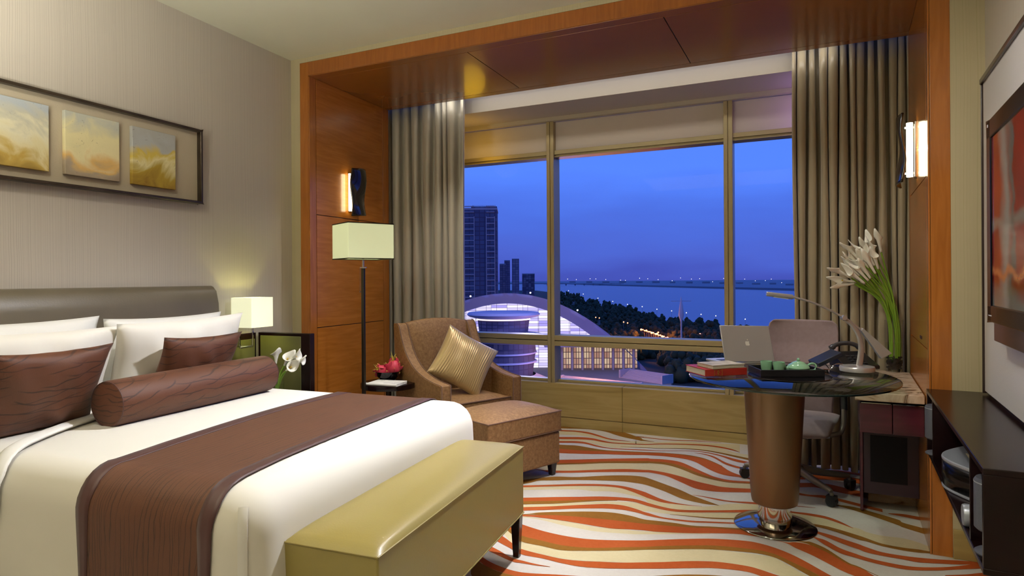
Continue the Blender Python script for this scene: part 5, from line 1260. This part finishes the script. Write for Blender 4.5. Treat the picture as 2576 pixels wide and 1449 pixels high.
MB().lathe([(12.2, hz(856)), (12.6, hz(880)), (11.6, hz(925)), (11.0, .2)], seg=64, cap=False).build('lower_drum', lit_facade('lower_drum_glass', S('#4a4668'), S('#1c1c3c'), 1.9, 2.6, .45, .2, '#0a0a18', .2), rh)
for zy in (882, 904): MB().lathe([(12.2, hz(zy)), (12.9, hz(zy+1)), (12.9, hz(zy+4)), (12.2, hz(zy+5))], seg=64, cap=False).build('floor_ring', M['roof_blue'], rh)
MB().lathe([(12.5, 5.2), (17.5, 3.0), (18.0, 2.4), (18.0, .1)], seg=64, cap=False).build('ramp_ring', M['conc'], rh)
# stairs down the plaza
for i, (a, d, ln, rz_, lb) in enumerate(((T_(1500), 243, 34, -.62, 'broad flight of steps crossing the plaza in front of the theatre'), (T_(1622), 262, 22, -.9, 'flight of steps at the right end of the theatre plaza'))):
    s = thing('outdoor_stairs', lb, 'stairs', E(a, d, GZ + 4.1), YAW + rz_)
    mb = MB()
    for k in range(9): mb.box((0, -2.8 + .7*k, .18 + .18*k), (ln, .7, .36 + .36*k))
    mb.build('steps', M['conc'], s, smooth=False)
    for k in (-1, 1): bx('side_wall', (k*ln/2, 0, 1.6), (.8, 7, 3.6), M['conc'], s, .03)

# towers on the left
def tower(px0, px1, d, top, name_label, wm, depth=18, parts=None, crown=False):
    a, b = T_(px0), T_(px1); w = (b - a)*d; ht = H + (701 - top)/1596*d - GZ
    r = thing('tower_block', name_label, 'building', E((a+b)/2, d), YAW)
    MB().box((0, depth/2, ht/2), (w, depth, ht)).build('facade', wm, r, smooth=False)
    MB().box((0, depth/2, ht + .6), (w*1.01, depth*1.01, 1.2)).build('parapet', M['conc'], r, smooth=False)
    return r, w, ht
WT = lambda n, bw, bh, on, off, s, bias: lit_facade(n, S(on), S(off), bw, bh, s, bias, '#10122c', .3)
tw_mat = WT('tower_windows', 3.4, 3.0, '#1d2c63', '#141f4c', .55, 0)
r, w, ht = tower(1060, 1251, 420, 527, 'tall office tower at the left edge of the view', tw_mat, 26)
ms = M['conc']
for k, (x0, x1) in enumerate(((-.5, -.28), (.07, .20), (.36, .47))):
    mb = MB()
    for j in range(24): mb.box(((x0+x1)/2*w, -.5, 8 + 3.75*j), ((x1-x0)*w, 1.0, .55))
    mb.build('balcony_bands', ms, r, smooth=False)
    for xx in (x0, x1): bx('pilaster', (xx*w, -.5, ht/2 - 2), (.5, 1.1, ht - 5), ms, r, 0)
mb = MB()
for k in range(18): mb.box((w*(.18 + .30*k/17), 1, ht + 2.0), (.25, .25, 2.4))
mb.build('crown_fins', ms, r, smooth=False)
bx('crown_wall', (w*.33, 8, ht + 1.0), (w*.34, 14, 2.6), tw_mat, r, 0)
mb = MB()
for x, z in ((.24, ht-64), (.255, ht-64.5), (.27, ht-64), (.31, ht-64), (.36, ht-64), (.12, ht-70), (.13, ht-71)): mb.box((w*x, -1.15, z), (1.3, .4, .8))
mb.build('lit_windows', mat('lit_office_window', S('#ffffff'), .5, emit=S('#ffca8a'), estr=1.4), r, smooth=False)
tower(1257, 1272, 900, 665, 'narrow grey high rise just right of the office tower', WT('w1', 4, 3.2, '#2c3264', '#1c2350', .5, .1), 14)
tower(1269, 1283, 1150, 656, 'dark high rise with a lit crown behind the narrow grey one', WT('w2', 5, 4, '#2a2f66', '#1b2152', .45, 0), 16)
tower(1288, 1306, 1300, 652, 'pair of slim blue high rises in the distance', WT('w3', 6, 5, '#34407e', '#232c66', .55, .2), 18)
tower(1314, 1345, 1000, 690, 'low dark office block with some lit windows left of the mullion', WT('w4', 4, 3, '#38488a', '#10183c', .5, .35), 20)
# lit pavilion and mast
pv = thing('pavilion', 'low glass pavilion lit yellow, behind the office chair', 'building', E(T_(1936), 420), YAW)
bx('lit_glass', (0, 3, 3.2), (11.5, 6, 5.4), lit_facade('lit_pavilion', S('#ffd884'), S('#c98f3c'), 1.2, 5, 1.0, -.2, '#3a2a14', .1), pv, 0)
bx('roof', (0, 3, 6.3), (13, 7, .7), M['conc'], pv, .05)
ms_ = thing('mast', 'tall slender white mast standing in the riverside park', 'mast', E(T_(1713), 345), YAW)
MB().lathe([(.55, 0), (.4, 22), (.9, 24), (1.5, 26), (.9, 31), (.35, 34.5), (.0, 36.5)], seg=20, cap=False).build('shaft', mat('mast_white', S('#b9b4b8'), .6), ms_)
mb = MB(); mb.tube([(-5.5, 0, 33.6), (5.5, 0, 33.6)], .12, 6); mb.build('cross_arm', M['conc'], ms_)
br_ = thing('bridge', 'long low bridge over the far left of the river', 'bridge', E(T_(1470), 4200, GZ + 4), YAW + .25)
mb = MB(); mb.box((0, 0, 6), (560, 14, 4)); mb.build('deck', M['conc'], br_, smooth=False)
for k in range(9): bx('pier', (-256 + 64*k, 0, 1), (7, 10, 10), M['conc'], br_, 0)

# trees of the riverside park: a dark mass nobody could count
rnd = random.Random(21)
def shore(pxv):
    for (a, da), (b, db) in zip(near_b, near_b[1:]):
        if a <= pxv <= b: return da + (db-da)*(pxv-a)/(b-a)
    return 400
tb = bmesh.new(); bmesh.ops.create_icosphere(tb, subdivisions=2, radius=1); tb.verts.index_update()
TV_ = [v.co.copy() for v in tb.verts]; TF_ = [[v.index for v in f.verts] for f in tb.faces]; tb.free()
vs_all, fs_all = [], []
def blob(c, r, tall):
    n0 = len(vs_all)
    for v in TV_:
        k = rnd.uniform(.72, 1.22) * r; vs_all.append((c.x + v.x*k, c.y + v.y*k, c.z + v.z*k*tall))
    fs_all.extend([[i + n0 for i in f] for f in TF_])
SCAT = ((1590, 520), (1578, 540), (1568, 552), (1498, 620), (1507, 610), (1655, 445), (1640, 395), (1660, 400), (1795, 380), (1802, 372), (1760, 430))
LAMPS = list(SCAT) + [(1612 + 66*k/15, 470 - 70*k/15 + 4*(k % 2)) for k in range(16)] + [(1856 + 13*k, 436 + (k % 3)*6) for k in range(11)]
n_t = 0
while n_t < 2000:
    t = T_(rnd.uniform(1385, 2120) if n_t < 1700 else rnd.uniform(2120, 2900)); s = shore(t); lo = 300 if t < T_(1640) else 265
    if s < lo + 20: n_t += 1; continue
    d = lo + 15 + (s - lo - 30) * rnd.random() ** 1.4
    n_t += 1
    if t < T_(1665) and d < 352: continue
    road = 470 - 70*((t - T_(1612))/(T_(1678) - T_(1612)))
    if T_(1600) < t < T_(1690) and abs(d - road) < 12: continue
    if abs(d - 345) < 9 and abs(t - T_(1713)) < .02: continue
    if T_(1905) < t < T_(1968) and 405 < d < 445: continue
    if any(abs(d - b_) < 8 and abs(t - T_(a_))*d < 8 for a_, b_ in LAMPS): continue
    if any(abs(T_(1430 + 37*k) - t)*d < 8 and abs(d - shore(T_(1430 + 37*k)) + 5) < 9 for k in range(13)): continue
    r = rnd.uniform(1.7, 3.6) * (1 + .25*(d > 700))
    for j in range(3): blob(E(t, d, GZ + r*.9 + j*r*.7) + Vector((rnd.uniform(-.6, .6)*r, rnd.uniform(-.6, .6)*r, 0)), r*(1 - .22*j), 1.15)
me = bpy.data.meshes.new('park_trees'); me.from_pydata(vs_all, [], fs_all); me.materials.append(M['leafx'])
me.polygons.foreach_set('use_smooth', [True]*len(me.polygons))
o = bpy.data.objects.new('park_trees', me); COL.objects.link(o)
tag(o, 'dark mass of trees along the river bank', 'trees', kind='stuff')

# street and shore lights
def glow(name, c, s): return mat(name, S('#ffffff'), .5, emit=S(c), estr=s)
M['g_or'] = glow('sodium_lamp', '#ff8a3a', 5); M['g_wh'] = glow('white_lamp', '#fff0dc', 4); M['g_rd'] = glow('red_lamp', '#ff3a3a', 3)
def street_lamp(px_, d, z, m, label, group, rad):
    r = thing('street_lamp', label, 'lamp', E(T_(px_), d), 0, group)
    MB().ball((0, 0, z), rad, 1).build('lamp_globe', m, r); MB().tube([(0, 0, 0), (0, 0, z - rad)], .12, 5).build('post', M['conc'], r)
for k in range(16):
    f = k/15; street_lamp(1612 + 66*f, 470 - 70*f + 4*(k % 2), 8, M['g_or'], 'orange street lamp in the bright row along the park road', 'street lamps along the park road', .55 + .25*(k % 3 == 0))
for px_, d in SCAT:
    street_lamp(px_, d, 8, M['g_or'], 'single orange street lamp glowing among the park trees', 'street lamps scattered in the park', .6)
for k in range(13):
    px_ = 1430 + 37*k; street_lamp(px_, shore(T_(px_)) - 5, 12, M['g_wh'], 'small white lamp on the river edge', 'lamps on the river edge', .22 + .0004*shore(T_(px_)))
for k in range(11): street_lamp(1856 + 13*k, 436 + (k % 3)*6, 7, M['g_wh'], 'white lamp on the quay near the yellow pavilion', 'lamps on the quay', .4)
for px_, d in ((1352, 620), (1357, 640), (1364, 600), (1368, 590)): street_lamp(px_, d, 8, M['g_or'], 'orange street lamp beyond the arched theatre roof', 'street lamps beyond the theatre', .8)
for k in range(22):
    px_ = 1425 + 26*k + rnd.uniform(-8, 8); t = T_(px_); d = 5400 - (px_ - 1412)*5.2 + 250
    r = thing('far_light', 'tiny light on the far shore of the river', 'light', E(t, d), 0, 'lights on the far shore'); MB().ball((0, 0, 20 + rnd.uniform(0, 25)), d*.00045, 1).build('glow', M['g_wh'], r)
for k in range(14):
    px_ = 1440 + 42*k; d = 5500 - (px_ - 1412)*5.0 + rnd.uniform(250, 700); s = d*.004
    o = MB().box((0, 0, s*.3), (s*rnd.uniform(1.5, 2.6), s*2, s*rnd.uniform(.5, 1.0))).build('far_building', bpy.data.materials['far_bank_painted_haze'], smooth=False); o.location = E(T_(px_), d, GZ + 6); o.rotation_euler = (0, 0, YAW)
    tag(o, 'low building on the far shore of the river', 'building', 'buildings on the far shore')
for k in range(9):
    p = E(T_(1640 + 17*k + rnd.uniform(-4, 4)), 225 + rnd.uniform(0, 40))
    r = thing('path_light', 'small warm path light on the dark lawn right of the plaza', 'light', p, 0, 'path lights on the lawn'); MB().ball((0, 0, .8), .3, 1).build('glow', M['g_wh'], r)

def light(name, kind, loc, power, col, size=.1, rot=None, target=None, **k):
    l = bpy.data.lights.new(name, kind); l.energy = power; l.color = col[:3]
    if kind == 'AREA': l.size = size; l.shape = k.get('shape', 'DISK')
    elif kind != 'SUN': l.shadow_soft_size = size
    if kind == 'AREA' and 'sy' in k: l.shape = 'RECTANGLE'; l.size_y = k['sy']
    if kind == 'SPOT': l.spot_size = radians(k.get('cone', 80)); l.spot_blend = k.get('blend', .6)
    if kind == 'AREA' and 'spread' in k: l.spread = radians(k['spread'])
    o = bpy.data.objects.new(name, l); COL.objects.link(o); o.location = loc
    if target is not None: o.rotation_euler = (Vector(target) - Vector(loc)).to_track_quat('-Z', 'Y').to_euler()
    elif rot: o.rotation_euler = rot
    return o
light('plaza_glow', 'POINT', E(T_(1480), 240, GZ + 16), 26000, S('#ff9a5a'), 2)
light('plaza_glow_violet', 'POINT', E(T_(1420), 225, GZ + 22), 22000, S('#b4a8ff'), 2)
light('disc_roof_fill', 'POINT', E(T_(1330), 205, GZ + 62), 70000, S('#d8ccff'), 2)  # added light in mid-air, brightens the disc roof
light('street_glow', 'POINT', E(T_(1640), 430, GZ + 13), 60000, S('#ff7a2a'), 3)
light('street_glow_west', 'POINT', E(T_(1560), 370, GZ + 12), 45000, S('#ffa02a'), 3)

# ---------------------------------------------------------------- sky
w = bpy.data.worlds.new('dusk'); SC.world = w; w.use_nodes = True; nt = w.node_tree
bg = next(n for n in nt.nodes if n.type == 'BACKGROUND')
tc = N(nt, 'ShaderNodeTexCoord'); sx = N(nt, 'ShaderNodeSeparateXYZ'); nt.links.new(tc.outputs['Generated'], sx.inputs[0])
cl = N(nt, 'ShaderNodeTexNoise'); cl.inputs['Scale'].default_value = 5; cl.inputs['Detail'].default_value = 5
mp = N(nt, 'ShaderNodeMapping'); mp.inputs['Scale'].default_value = (1, 1, 5); nt.links.new(tc.outputs['Generated'], mp.inputs[0]); nt.links.new(mp.outputs[0], cl.inputs['Vector'])
ad = N(nt, 'ShaderNodeMath', operation='MULTIPLY_ADD'); ad.inputs[1].default_value = .07; nt.links.new(cl.outputs['Fac'], ad.inputs[0]); nt.links.new(sx.outputs['Z'], ad.inputs[2])
r = ramp(nt, [(0, S('#3a449a')), (.035, S('#404da8')), (.07, S('#475cbb')), (.13, S('#4767cc')), (.20, S('#507cea')), (.4, S('#4a78e8')), (1, S('#3c62cc'))])
nt.links.new(ad.outputs[0], r.inputs['Fac']); nt.links.new(r.outputs['Color'], bg.inputs['Color']); bg.inputs['Strength'].default_value = 1.3
# ---------------------------------------------------------------- light in the room
WARM = S('#ffe2b0'); NEUT = S('#fff8ee'); GRN = S('#f2f0a0')
light('ceiling_downlight', 'SPOT', (-.85, 3.1, 2.86), 400, S('#fdfcff'), .05, target=(-1.75, 2.3, .6), cone=88, blend=1)
light('ceiling_downlight_head', 'SPOT', (-2.2, .9, 2.86), 40, NEUT, .06, target=(-3.4, 1.9, 1.7), cone=110, blend=.9)
for i, x in enumerate((-2.45, -1.35, -.15)):
    light('portal_downlight', 'SPOT', (x, 4.05, 2.755), (60, 85, 38)[i], NEUT, .04, target=(x + (.05 if i else .1), 3.75, 0), cone=110, blend=.8)
light('ceiling_fill', 'AREA', (-1.35, .3, 2.885), 38, S('#fff2cc'), 2.2, sy=1.6, target=(-1.35, .5, 0))  # added out-of-view fill light for the whole room, no fixture
light('ceiling_bounce_fill', 'AREA', (-2.2, .45, 1.75), 95, S('#fdfbee'), .4, target=(-2.2, .40, 2.9), shape='DISK')  # added out-of-view area light that brightens the ceiling
light('tv_wall_fill', 'SPOT', (-.55, 1.5, 2.86), 110, NEUT, .06, target=(.62, 2.9, 1.35), cone=70, blend=.9)  # added out-of-view spot that brightens the television wall
light('bedside_bulb', 'POINT', (-3.262, 3.0, 1.09), 9, S('#f0f080'), .03)
light('floor_lamp_bulb', 'POINT', (-2.834, 3.586, 1.56), 5, GRN, .035)
light('sconce_left', 'POINT', (jl(3.94) + .034, 3.94, 1.98), 1.6, WARM, .016)
light('sconce_right', 'POINT', (jr(4.0) - .034, 4.0, 1.98), 4.5, S('#fff0d8'), .016)
light('amber_fill', 'POINT', (-2.75, 5.0, 2.45), 1.5, S('#ffc830'), .14)  # added point behind the left curtain for the yellow glow overhead
light('violet_fill', 'POINT', (.12, 5.05, 2.5), 2.2, S('#c49cff'), .03)  # added point behind the right curtain, stands in for purple light from outside

light('curtain_slot_fill', 'AREA', (-1.35, 4.545, 2.805), 3, NEUT, 3.0, sy=.03, target=(-1.35, 5.2, 2.35))  # added hidden area light, brightens the bulkhead and spandrel boards
vs_ = SC.view_settings
vs_.view_transform = 'Standard'; vs_.look = 'None'; vs_.exposure = 0.0; vs_.gamma = 1.0; vs_.use_curve_mapping = False
SC.display_settings.display_device = 'sRGB'
cy = SC.cycles
cy.adaptive_threshold = .02; cy.max_bounces = 8; cy.diffuse_bounces = 4; cy.glossy_bounces = 4; cy.transmission_bounces = 4; cy.transparent_max_bounces = 20
cy.caustics_reflective = False; cy.caustics_refractive = False; cy.sample_clamp_indirect = 6
